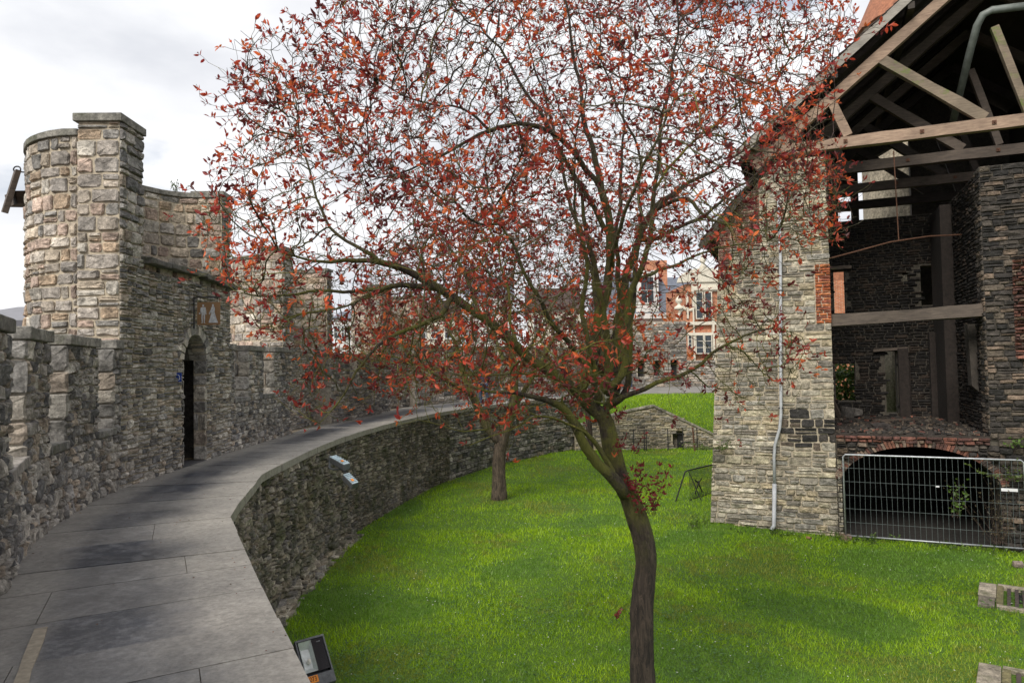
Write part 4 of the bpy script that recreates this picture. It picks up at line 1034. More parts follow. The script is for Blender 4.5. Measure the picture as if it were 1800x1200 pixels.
# right interior wall
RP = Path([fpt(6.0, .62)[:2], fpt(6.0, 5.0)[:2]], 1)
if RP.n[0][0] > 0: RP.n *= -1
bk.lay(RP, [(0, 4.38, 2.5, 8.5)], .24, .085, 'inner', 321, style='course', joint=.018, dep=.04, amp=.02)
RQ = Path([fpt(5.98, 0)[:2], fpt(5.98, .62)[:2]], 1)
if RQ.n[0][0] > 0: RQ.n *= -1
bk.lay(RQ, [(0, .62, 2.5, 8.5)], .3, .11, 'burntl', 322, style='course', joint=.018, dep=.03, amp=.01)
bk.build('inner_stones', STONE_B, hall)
ic = MB(); slab(ic, [(6.02, 2.3), (6.3, 2.3), (6.3, 8.5), (6.02, 8.5)], .62, 5.0); slab(ic, [(8.9, -.2), (9.2, -.2), (9.2, 13), (8.9, 13)], .7, 11)
slab(ic, [(.35, -.2), (.7, -.2), (.7, 7.2), (.35, 7.2)], .76, 11); ic.build('side_walls', MORTAR_D, hall)
# pilasters, niches on back wall
pl = MB()
for (a, b, z0, z1, kk) in ((4.74, 5.0, 2.5, 4.55, 4.7), (5.55, 5.8, 2.5, 5.0, 4.75), (5.7, 5.98, 2.5, 8.4, 3.3), (5.0, 5.06, 2.5, 4.2, 4.9)):
    slab(pl, [(a, z0), (b, z0), (b, z1), (a, z1)], kk, 4.98)
pl.build('pilasters', m_plain('sooty_brick', (.024, .018, .015), .95, 12, .5, .015), hall)
# corbel
cb = MB(); slab(cb, [(5.84, 3.6), (5.98, 3.45), (5.98, 5.05), (5.80, 5.05)], .9, 1.3)
cb.build('corbel', m_plain('sooty_plaster', (.05, .042, .035), .95, 5, .5, .02), hall)
# broken brick springer at the right edge
sp = Masonry(); sp.lay(FP, [(U(6.5), U(8), 4.2, 6.4)], .21, .07, 'brick', 330, style='ashlar', joint=.014, dep=.13, amp=.02); sp.build('broken_brickwork', STONE_B, hall)
lt = MB(); slab(lt, [(4.1, 4.47), (5.0, 4.52), (5.0, 4.60), (4.1, 4.55)], 4.85, 5.05); lt.build('lintel', WOODG, hall); lt = MB(); slab(lt, [(3.0, 7.02), (3.6, 7.02), (3.6, 7.12), (3.0, 7.12)], 4.85, 5.05); lt.build('lintel', WOODG, hall)
# floor beam
mb = MB(); mb.beam(O3+X3*2.86+N3*.25+Z3*5.22, O3+X3*6.55+N3*.25+Z3*5.34, .3, .28, jit=.012); mb.build('floor_beam', WOODG, hall)
# trusses
def truss(k, mw_, mb_, sag=0):
    o = MB(); P = lambda s, z: O3+X3*s+N3*k+Z3*z
    o.beam(P(.9, 9.53), P(9.2, 9.47+.02), .2, .27, jit=.012); o.build('tie_beam', mw_, hall)
    o = MB(); o.beam(P(1.2, 9.2), P(6.9, 13.72), .18, .24, jit=.012); o.build('rafter', mw_, hall)
    o = MB(); o.beam(P(12.6, 9.2), P(6.9, 13.72), .18, .24, jit=.012); o.build('rafter', mw_, hall)
    o = MB(); o.beam(P(4.1, 11.42), P(6.15, 9.66), .16, .23, jit=.014); o.build('brace', mb_, hall)
    o = MB(); o.beam(P(3.02, 10.6), P(3.36, 9.68), .16, .2, jit=.006); o.build('strut', mw_, hall)
    o = MB(); o.beam(P(6.4, 11.7), P(6.95, 9.66), .14, .16, jit=.006); o.build('brace', mb_, hall)
    o = MB(); o.beam(P(6.7, 13.4), P(6.7, 9.66), .18, .18, jit=.006); o.build('king_post', WOODD if k > .3 else mw_, hall) if k > 1 else None
def bolts(k, ss):
    for s_ in ss:
        z_ = 9.53-.0065*(s_-.9)+.02; p = O3+X3*s_+N3*(k-.115)+Z3*z_; MB().box(p, (.085, .02, .085), rz=math.atan2(FT[1], FT[0])).box(p-N3*.015, (.03, .02, .03), rz=.3).build('bolt_plate', RUST, hall)
bolts(.1, (3.3, 4.9, 6.3)); bolts(2.6, (4.9, 6.9)); bolts(5.2, (4.9, 6.4))
truss(.1, WOOD, WOODM); truss(2.6, WOODG, WOODG); truss(5.2, WOODG, WOODD); truss(7.8, WOODD, WOODD)  # darker timber on the deeper trusses: roof shade put into the colour
# roof
ro = MB()
def rplane(a, b, k0, k1, th, mbx): mbx.prism([a, b, (b[0], b[1]+th), (a[0], a[1]+th)], O3, X3, Z3, N3, k0, k1)
up0, up1 = (.80, 9.50), (6.9, 14.45)
rplane(up0, up1, -.25, 11.5, .05, ro); rplane((12.9, 9.5), (6.9, 14.45), -.25, 11.5, .05, ro); rplane((-.14, 7.32), (1.55, 9.28), -.16, 11.5, .05, ro)
ro.build('roof_boards', WOODD, hall)
ti = MB(); rr = random.Random(9)
def tiles(a, b, k0, k1, lift):
    L = math.hypot(b[0]-a[0], b[1]-a[1]); d = ((b[0]-a[0])/L, (b[1]-a[1])/L); n = int(L/.22)
    for i in range(n):
        p = (a[0]+d[0]*i*.22, a[1]+d[1]*i*.22+lift); kk = k0+rr.uniform(-.03, .03)
        while kk < k1:
            w_ = .24; q = [(p[0], p[1]+.03), (p[0]+d[0]*.26, p[1]+d[1]*.26), (p[0]+d[0]*.26, p[1]+d[1]*.26+.02), (p[0], p[1]+.055+rr.uniform(-.01, .01))]
            if kk < 1.2 or True: ti.prism(q, O3, X3, Z3, N3, kk, kk+w_-.01)
            kk += w_ if kk < 1.0 else 2.0
            if kk > 1.0: ti.prism(q, O3, X3, Z3, N3, kk-2+.24 if kk-2+.24 > .9 else kk-.0, k1) if kk < 3.3 else None; 
            if kk > 1.0: break
tiles(up0, up1, -.30, 11.5, .055); tiles((-.14, 7.32), (1.0, 8.64), -.2, 11.5, .055)
ti.build('roof_tiles', TILE, hall)
bg_ = MB(); P = lambda s, z, k: O3+X3*s+N3*k+Z3*z
bg_.beam(P(.75, 9.38, -.28), P(6.9, 14.38, -.28), .03, .2, jit=.004); bg_.build('bargeboard', BARGE, hall)
bg_ = MB(); bg_.beam(P(-.16, 7.22, -.18), P(.95, 8.50, -.18), .03, .16, jit=.004); bg_.build('bargeboard', WOODD, hall)
pu = MB()
for s_, z_ in ((1.3, 9.62), (3.1, 11.1), (4.75, 12.42)): pu.beam(P(s_, z_, -.26), P(s_, z_, 11), .14, .16)
for q in range(12): k_ = .5+q*.85; pu.beam(P(.8, 9.42, k_), P(6.9, 14.36, k_), .09, .11)
pu.build('purlins', WOODD, hall)  # rafters and purlins coloured dark to stand for shade under the roof
gb = MB()   # far gable, broken open
for poly in ([(.5, 8.2), (3.3, 8.2), (3.3, 11.2), (.9, 9.5)], [(5.9, 2), (12.5, 2), (12.5, 9.5), (6.9, 14.4), (5.9, 13.6)], [(3.3, 8.6), (5.9, 8.6), (5.9, 9.3), (3.3, 9.3)], [(3.3, 9.3), (3.5, 9.3), (3.5, 11.4), (3.3, 11.2)], [(3.95, 9.3), (4.2, 9.3), (4.2, 12), (3.95, 11.8)], [(3.5, 9.85), (3.95, 9.85), (3.95, 9.98), (3.5, 9.98)], [(3.5, 10.4), (3.95, 10.4), (3.95, 11.8), (3.5, 11.4)], [(4.2, 11.4), (5.9, 12.3), (5.9, 13.6), (4.2, 12)]):
    slab(gb, poly, 10.1, 10.5)
gb.build('far_gable', MORTAR_D, hall)
# rods
rd = MB(); rd.tube([P(2.75, 6.75, .4), P(3.4, 6.95, .9), P(4.3, 7.2, 1.3), P(5.2, 7.33, 1.7), P(5.95, 7.35, 2)], .018, 6); rd.build('tie_rod', RUST, hall)
rd = MB(); rd.tube([P(4.45, 9.5, 1.3), P(4.5, 7.22, 1.4)], .014, 6); rd.build('hanger_rod', RUST, hall)
# drain pipe under the roof
dr = MB(); dr.tube([P(7.4, 12.2, .5), P(6.45, 12.27, .5), P(6.28, 12.2, .5), P(6.18, 12.02, .6), P(6.1, 11.6, 1.0), P(5.9, 10.3, 2.2)], .085, 14); dr.build('drain_pipe', m_plain('grey_green_pipe', (.17, .19, .175), .5, 6, .3, .001), hall, smooth=True)
dr = MB(); dr.tube([P(7.05, 9.65, -.1), P(7.02, 13.8, -.1)], .06, 10); dr.build('vertical_pipe', bpy.data.materials['grey_green_pipe'], hall, smooth=True)
# facade downpipe
dr = MB(); dr.tube([P(1.76, 8.3, -.1), P(1.76, 6.8, -.1), P(1.66, 2.95, -.11), P(1.62, 2.6, -.12), P(1.50, 2.2, -.14), P(1.47, 1.9, -.14), P(1.46, 1.2, -.14)], .036, 10); dr.build('downpipe', PIPE, hall, smooth=True)
dr = MB(); dr.tube([P(1.46, 1.24, -.14), P(1.42, .22, -.14), P(1.36, .12, -.2)], .05, 10); dr.build('downpipe_shoe', PIPE, hall, smooth=True)
dr = MB()
for z_, s_ in ((6.0, 1.745), (4.4, 1.70), (3.1, 1.665), (2.0, 1.475), (.8, 1.45)): dr.box(P(s_, z_, -.1), (.12, .08, .03), rz=math.atan2(FT[1], FT[0]))
dr.build('pipe_brackets', IRON, hall)

# floor debris inside
m = MB(); m.beam(P(3.15, 2.5, 4.2), P(2.95, 3.0, 4.4), .06, .12); tag(m.build('broken_plank', WOODG), 'short plank leaning among rubble on the hall floor', 'plank')
for i, (s_, k_, sz, lb) in enumerate(((3.35, 4.2, .34, 'tilted broken stone slab on the hall floor beside the leaning plank'), (3.6, 4.35, .3, 'low broken stone at the right end of the rubble on the hall floor'))):
    m = MB(); m.box(P(s_, 2.68, k_), (sz, .2, .36 if i == 0 else .22), rz=.3+i, ry=.25, col=(.11, .10, .09), jit=.04); tag(m.build('rubble_stone', STONE_B, bevel=.02), lb, 'stone', 'rubble on the hall floor')
m = MB(); m.beam(P(3.9, 2.58, 2.8), P(5.0, 2.60, 3.4), .12, .05); tag(m.build('fallen_board', WOODG), 'flat weathered board lying in the middle of the hall floor', 'plank')
m = MB(); m.box(P(3.9, 2.58, 1.2), (.5, .2, .1), rz=.2, col=(.06, .05, .045), jit=.04); tag(m.build('rubble_stone', STONE_B, bevel=.02), 'dark flat stone near the front edge of the hall floor', 'stone', 'rubble on the hall floor')

m = MB(); rr = random.Random(31)
for i in range(420):
    s_ = rr.uniform(2.9, 5.9); k_ = rr.random()**1.7*4.7+.02; z_ = rr.uniform(.012, .06); m.box(P(s_, 2.53+.01*k_, k_), (rr.uniform(.02, .13), rr.uniform(.02, .1), z_), rz=rr.uniform(0, 3), rx=rr.uniform(-.4, .4), col=rr.choice(PAL['burntl']+PAL['burnt']+PAL['burntl']+PAL['brick'][:2]), jit=.01)
tag(m.build('floor_debris', STONE_B), 'loose mortar and brick crumbs strewn over the hall floor', 'debris', kind='stuff')
# ================================================================ SITE FENCE
fa, fb = Vector((7.80, 16.28, 0)), Vector((11.03, 14.87, 0)); fd = (fb-fa).normalized()
sf = empty('site_fence', tuple(fa), 'galvanised mesh fence panel standing before the brick cellar arch', 'fence')
z0, z1 = .12, 2.02; m = MB()
rc = .05
m.tube([fa+Z3*-.02, fa+Z3*(z1-rc), fa+fd*rc+Z3*z1, fb-fd*rc+Z3*z1, fb+Z3*(z1-rc), fb+Z3*-.02], .021, 8); m.tube([fa+Z3*z0, fb+Z3*z0], .019, 8); m.build('frame', GALV, sf, smooth=True)
m = MB(); L = (fb-fa).length; rr = random.Random(4)
for i in range(1, 32):
    p = fa+fd*(L*i/32); j = rr.uniform(-.008, .008); m.tube([p+Z3*z0, p+fd*j+Z3*(z0+.6), p-fd*j+Z3*(z0+1.3), p+Z3*z1], .0038, 4, caps=False)
for k in range(1, 6): m.tube([fa+Z3*(z0+(z1-z0)*k/6), fb+Z3*(z0+(z1-z0)*k/6)], .0042, 4, caps=False)
m.build('wire_mesh', m_plain('mesh_wire', (.16, .19, .19), .45, 20, .3, 0, .4), sf)
m = MB(); m.box(fb-fd*.28+Z3*(1.37)-N3*.02, (.30, .012, .065), rz=math.atan2(fd.y, fd.x)); m.build('name_tag', m_plain('white_tag', (.7, .7, .72), .5, 10, .05, 0), sf)
m = MB(); m.box(fa+fd*1.9+Z3*1.37-N3*.02, (.07, .012, .03), rz=math.atan2(fd.y, fd.x)); m.build('small_tag', bpy.data.materials['white_tag'], sf)
for nm, p, lb in (('fence_foot', fa, 'brown block under the left leg of the mesh fence'), ('fence_foot', fb+fd*.05-N3*.1, 'brown block under the right leg of the mesh fence')):
    m = MB(); m.box(p+Z3*.06, (.24, .3, .14), rz=-.4, col=(.17, .12, .08), jit=.012); tag(m.build(nm, STONE, bevel=.02), lb, 'block', 'blocks under the fence legs')

# crowd barrier
cbx = empty('crowd_barrier', (5.0, 20.7, 0), 'black metal barrier with sloping end leg, standing on the lawn against the hall corner', 'barrier')
q0 = Vector((4.84, 20.78, 0)); q1 = Vector((5.62, 20.62, 0)); mid = (q0+q1)/2
axis = Vector((.70, .714, 0)).normalized(); foot = (q1-q0).normalized()
ztop = dp(1205, 827, 20.7).z; zb = .12
m = MB(); c0 = mid; top0 = c0+Z3*ztop
m.tube([q0+Z3*.02, c0-foot*.09+Z3*(ztop-.05), c0-foot*.03+Z3*ztop, top0+axis*.08+Z3*.01, top0+axis*2.2+Z3*.0], .022, 8)
m.tube([q0+Z3*.03, q1+Z3*.03], .02, 8); m.tube([q1+Z3*.03, c0+foot*.02+Z3*(ztop-.02)], .014, 6)
e2 = c0+axis*2.2; m.tube([e2-foot*.4+Z3*.02, e2+Z3*ztop, e2+foot*.4+Z3*.02], .022, 8); m.tube([e2-foot*.4+Z3*.03, e2+foot*.4+Z3*.03], .02, 8); m.build('frame', IRON, cbx)
m = MB()
for i in range(36): p = c0+axis*(.08+i*.06); m.tube([p+Z3*zb, p+Z3*ztop], .0065, 5)
m.tube([c0+axis*.08+Z3*zb, c0+axis*2.15+Z3*zb], .016, 6)
m.build('bars', IRON, cbx)
for c_ in (.6, 1.75):
    m = MB()
    for s_ in (-1, 1):
        for (za, zb_) in ((.62, .98), (.48, .14)):
            m.beam(c0+axis*(c_)+Z3*(ztop*.55), c0+axis*(c_+s_*.22)+Z3*(za+.05 if za > .5 else .24), .02, .035)
    m.box(c0+axis*c_+Z3*(ztop*.55), (.05, .08, .12))
    m.build('ornament', IRON, cbx)

# ================================================================ GRATES
def grate(i, label):
    gx, gy, hx, hy, rz = GRATES[i]; g = empty('drain_grate', (gx, gy, .03), label, 'grate'); M_ = Matrix.Translation((gx, gy, 0.018)) @ Matrix.Rotation(rz, 4, 'Z')
    ox, lw = (.62, hx-.62) if i == 0 else (.62, hx-.62)
    x0 = -hx+.26; m = MB(); c = (.30, .26, .20)
    m.box((-hx+.13, hy*.38, -.02), (.26, hy*1.2, .10), col=c, jit=.008); m.box((-hx+.13, -hy*.61, -.02), (.25, hy*.76, .10), col=(.18, .155, .12), jit=.008)
    addm(m, M_, 'stone_surround', COPING, g, bevel=.008)
    m = MB(); m.box((.14, hy-.06, -.01), (hx*2-.28, .12, .1), col=c, jit=.004); m.box((.14, -hy+.06, -.01), (hx*2-.28, .12, .1), col=c, jit=.004); m.box((x0+.06, 0, -.008), (.10, hy*2-.24, .1), col=(.15, .13, .06)); addm(m, M_, 'kerb', COPING, g, bevel=.006)
    m = MB(); n = int((hx-x0)/.11)
    for k in range(n): m.box((x0+.19+k*.11, 0, 0), (.055, hy*2-.25, .03))
    addm(m, M_, 'bars', m_wood('grate_wood', (.075, .052, .045), (.045, .035, .032)), g)
    m = MB(); m.box((.25, 0, -.035), (hx*2-.6, hy*2-.3, .01)); addm(m, M_, 'pit', m_plain('dark_pit', (.01, .01, .01), .9), g)
grate(0, 'upper barred grate with stone surround in the lawn at the right border')
grate(1, 'lower barred grate with stone surround at the bottom right corner of the lawn')
gx, gy, hx, hy, rz = GRATES[2]
m = MB(); m.box((gx+.15, gy, .03), (hx*2-.3, hy*2, .09), rz=rz, col=(.13, .115, .12), jit=.01); tag(m.build('paving_slab', COPING, bevel=.01), 'plain purple-grey stone slab between the two lawn grates', 'slab')
blades()

# ================================================================ TREES
def grow(guides, att, step, infl, kill, iters, seed):
    rnd = random.Random(seed); pos = []; par = []; gr = []
    for g in guides:       # g = (parent_guide_index or None, [(Vector,r)...])
        pi, pts = g; prev = -1
        if pi is not None:
            best = min(range(len(pos)), key=lambda i: (pos[i]-pts[0][0]).length); prev = best; seq = [(pos[best], pts[0][1])]+pts
        else: seq = pts
        sp = []
        for (a, ra), (b, rb) in zip(seq[:-1], seq[1:]):
            n = max(1, int((b-a).length/step))
            for k in range(n): sp.append((a.lerp(b, k/n), ra+(rb-ra)*k/n))
        sp.append(seq[-1]); start = 1 if pi is not None else 0
        S = [p for p, r in sp]
        for _ in range(4): S = [S[0]]+[(S[i-1]+S[i]*2+S[i+1])/4 for i in range(1, len(S)-1)]+[S[-1]]
        for i in range(start, len(sp)):
            w_ = Vector(noise.noise_vector(S[i]*2.3))*.05+Vector(noise.noise_vector(S[i]*6))*.018
            pos.append(S[i]+(w_ if i > 0 and sp[i][1] < .09 else Vector())); par.append(prev); gr.append(sp[i][1]); prev = len(pos)-1
    ng = len(pos); att = list(att); last = -1
    for it in range(iters):
        kd = kdtree.KDTree(len(pos))
        for i, p in enumerate(pos): kd.insert(p, i)
        kd.balance(); acc = {}; left = []
        for a in att:
            co, i, d = kd.find(a)
            if d < kill: continue
            left.append(a)
            if d < infl: acc.setdefault(i, Vector()); acc[i] += (a-pos[i]).normalized()
        att = left
        if not acc: break
        added = 0
        for i, v in acc.items():
            if gr[i] > .10 : continue
            if v.length < 1e-3: v = Vector((rnd.uniform(-1, 1), rnd.uniform(-1, 1), rnd.uniform(-1, 1)))
            old = (pos[i]-pos[par[i]]).normalized() if par[i] >= 0 else Vector((0, 0, 1))
            dr = (v.normalized()+old*.45+Vector((rnd.gauss(0, .22), rnd.gauss(0, .22), rnd.gauss(.03, .22)))).normalized()
            np_ = pos[i]+dr*step
            pos.append(np_); par.append(i); gr.append(0); added += 1
        if added == 0: break
    n0 = len(pos)
    for i in range(n0):
        if par[i] < 0 or gr[i] > .03: continue
        for _ in range(rnd.choice(TWG)):
            d = (pos[i]-pos[par[i]]).normalized(); d = (d*.7+Vector((rnd.gauss(0, .8), rnd.gauss(0, .8), rnd.gauss(.15, .7)))).normalized(); q = i; sl_ = step*rnd.uniform(.5, .9)
            for k in range(rnd.randint(2, 5)):
                d = (d+Vector((rnd.gauss(0, .2), rnd.gauss(0, .2), rnd.gauss(.05, .2)))).normalized(); pos.append(pos[q]+d*sl_); par.append(q); gr.append(0); q = len(pos)-1
    return pos, par, gr, ng
TWG = (0, 0, 1)
def tree_mesh(name, pos, par, gr, ng, root, seed, tip=.0022, pw=2.35, lich=.3, bc=(.062, .045, .033)):
    rnd = random.Random(seed); n = len(pos); ch = [[] for _ in range(n)]
    for i, p in enumerate(par):
        if p >= 0: ch[p].append(i)
    r = [0]*n
    for i in range(n-1, -1, -1):
        s_ = sum(r[c]**pw for c in ch[i]); r[i] = max(s_**(1/pw) if ch[i] else tip, tip)
        if gr[i] > 0: r[i] = gr[i]
        elif r[i] > .03: r[i] = .03
    for i in range(n):
        if par[i] >= 0 and r[i] > r[par[i]]*1.0: r[i] = r[par[i]]*.98
    big = MB(); sm = MB(); roots = [i for i in range(n) if par[i] < 0]; st = [(i, None) for i in roots]
    while st:
        i, pr = st.pop(); chain = [pr] if pr is not None else []; rs = []
        if pr is not None: rs = [min(r[pr], r[i]*1.15)]
        while True:
            chain.append(i); rs.append(r[i])
            if not ch[i]: break
            c = sorted(ch[i], key=lambda k: -r[k])
            for o in c[1:]: st.append((o, i))
            i = c[0]
        mr = max(rs); pts = [pos[k] for k in chain]
        isg = mr > .028
        base = bc if isg else rnd.choice([(.16, .125, .095), (.10, .075, .06), (.20, .175, .13), (.12, .075, .065)])
        if mr < .03 and rnd.random() < (lich if pts[0].z > 4.7 else min(1, lich*2.4)): base = rnd.choice([(.30, .26, .05), (.22, .20, .08), (.20, .18, .11)])
        if len(pts) < 2: continue
        if mr > .08:    # gnarled trunk
            vs = len(big.v); big.tube(pts, rs, 16, base)
            for q in range(vs, len(big.v)):
                v = Vector(big.v[q]); kk = (q-vs)//16; c_ = pts[kk]; f = 1+.26*noise.noise(Vector((v.x*9, v.y*9, v.z*1.2)))+.10*noise.noise(v*11); big.v[q] = tuple(c_+(v-c_)*f)
        elif mr > .028: big.tube(pts, rs, 9, base)
        else: sm.tube(pts, rs, 4 if mr > .006 else 3, base, caps=False)
    big.build('trunk', BARK, root, smooth=True); sm.build('branches', BARK, root, smooth=True)
    return ch, r
def leaves(pos, par, ch, r, root, seed, size, dens, cols, ncap, rmax=.0065, thin=None):
    rng = random.Random(seed); V = []; Fc = []; C = []
    cand = [i for i in range(len(pos)) if r[i] < rmax and par[i] >= 0]
    def leaf(p, d, L, c):
        d = d.normalized(); s_ = d.cross(Vector((rng.gauss(0, 1), rng.gauss(0, 1), rng.gauss(0, 1)))).normalized(); nrm = d.cross(s_)
        wv = L*rng.uniform(.2, .27); b = len(V); cu = nrm*(L*rng.uniform(-.12, .22))
        V.extend([p, p+d*L*.30+s_*wv*.85+nrm*wv*.5, p+d*L*.62+s_*wv*.8+nrm*wv*.45+cu*.5, p+d*L+cu, p+d*L*.62-s_*wv*.8+nrm*wv*.45+cu*.5, p+d*L*.30-s_*wv*.85+nrm*wv*.5])
        Fc.extend([(b, b+1, b+2, b+3), (b, b+3, b+4, b+5)]); C.extend([c]*6)
    rng.shuffle(cand); twigs = MB(); cnt = 0
    for i in cand:
        if cnt > ncap: break
        p = pos[i]; nz = noise.noise(p*1.1+Vector((9, 2, 4)))+.5*noise.noise(p*2.9)
        tipn = not ch[i]
        pr = dens*(1.0 if tipn else .38)*max(.03, .55+1.9*nz)
        if thin: pr *= thin(p)
        if rng.random() > pr: continue
        d0 = (p-pos[par[i]]).normalized(); k = rng.randint(3, 6) if tipn else rng.randint(2, 4)
        # spur twig
        tl = rng.uniform(.03, .16); td = (d0+Vector((rng.gauss(0, .6), rng.gauss(0, .6), rng.gauss(.25, .5)))).normalized(); e = p+td*tl
        twigs.tube([p, p.lerp(e, .5)+Vector((rng.gauss(0, .006), rng.gauss(0, .006), 0)), e], .0018, 3, (.09, .05, .04), caps=False)
        t0 = cols(p, rng)
        for q in range(k):
            a = p.lerp(e, rng.uniform(.35, 1)); dd = td*.55+Vector((rng.gauss(0, .65), rng.gauss(0, .65), rng.gauss(.12, .6)))
            j = rng.uniform(.72, 1.3); leaf(a, dd, size*rng.uniform(.6, 1.35), (t0[0]*j, t0[1]*j*rng.uniform(.8, 1.2), t0[2]*j, 1)); cnt += 1
    twigs.build('spur_twigs', BARK, root)
    np_mesh('leaves', [tuple(v) for v in V], Fc, C, LEAF, root)
    return cnt
def G(pts): return [(dp(a, b, d), r) for a, b, d, r in pts]
T0 = 7.5
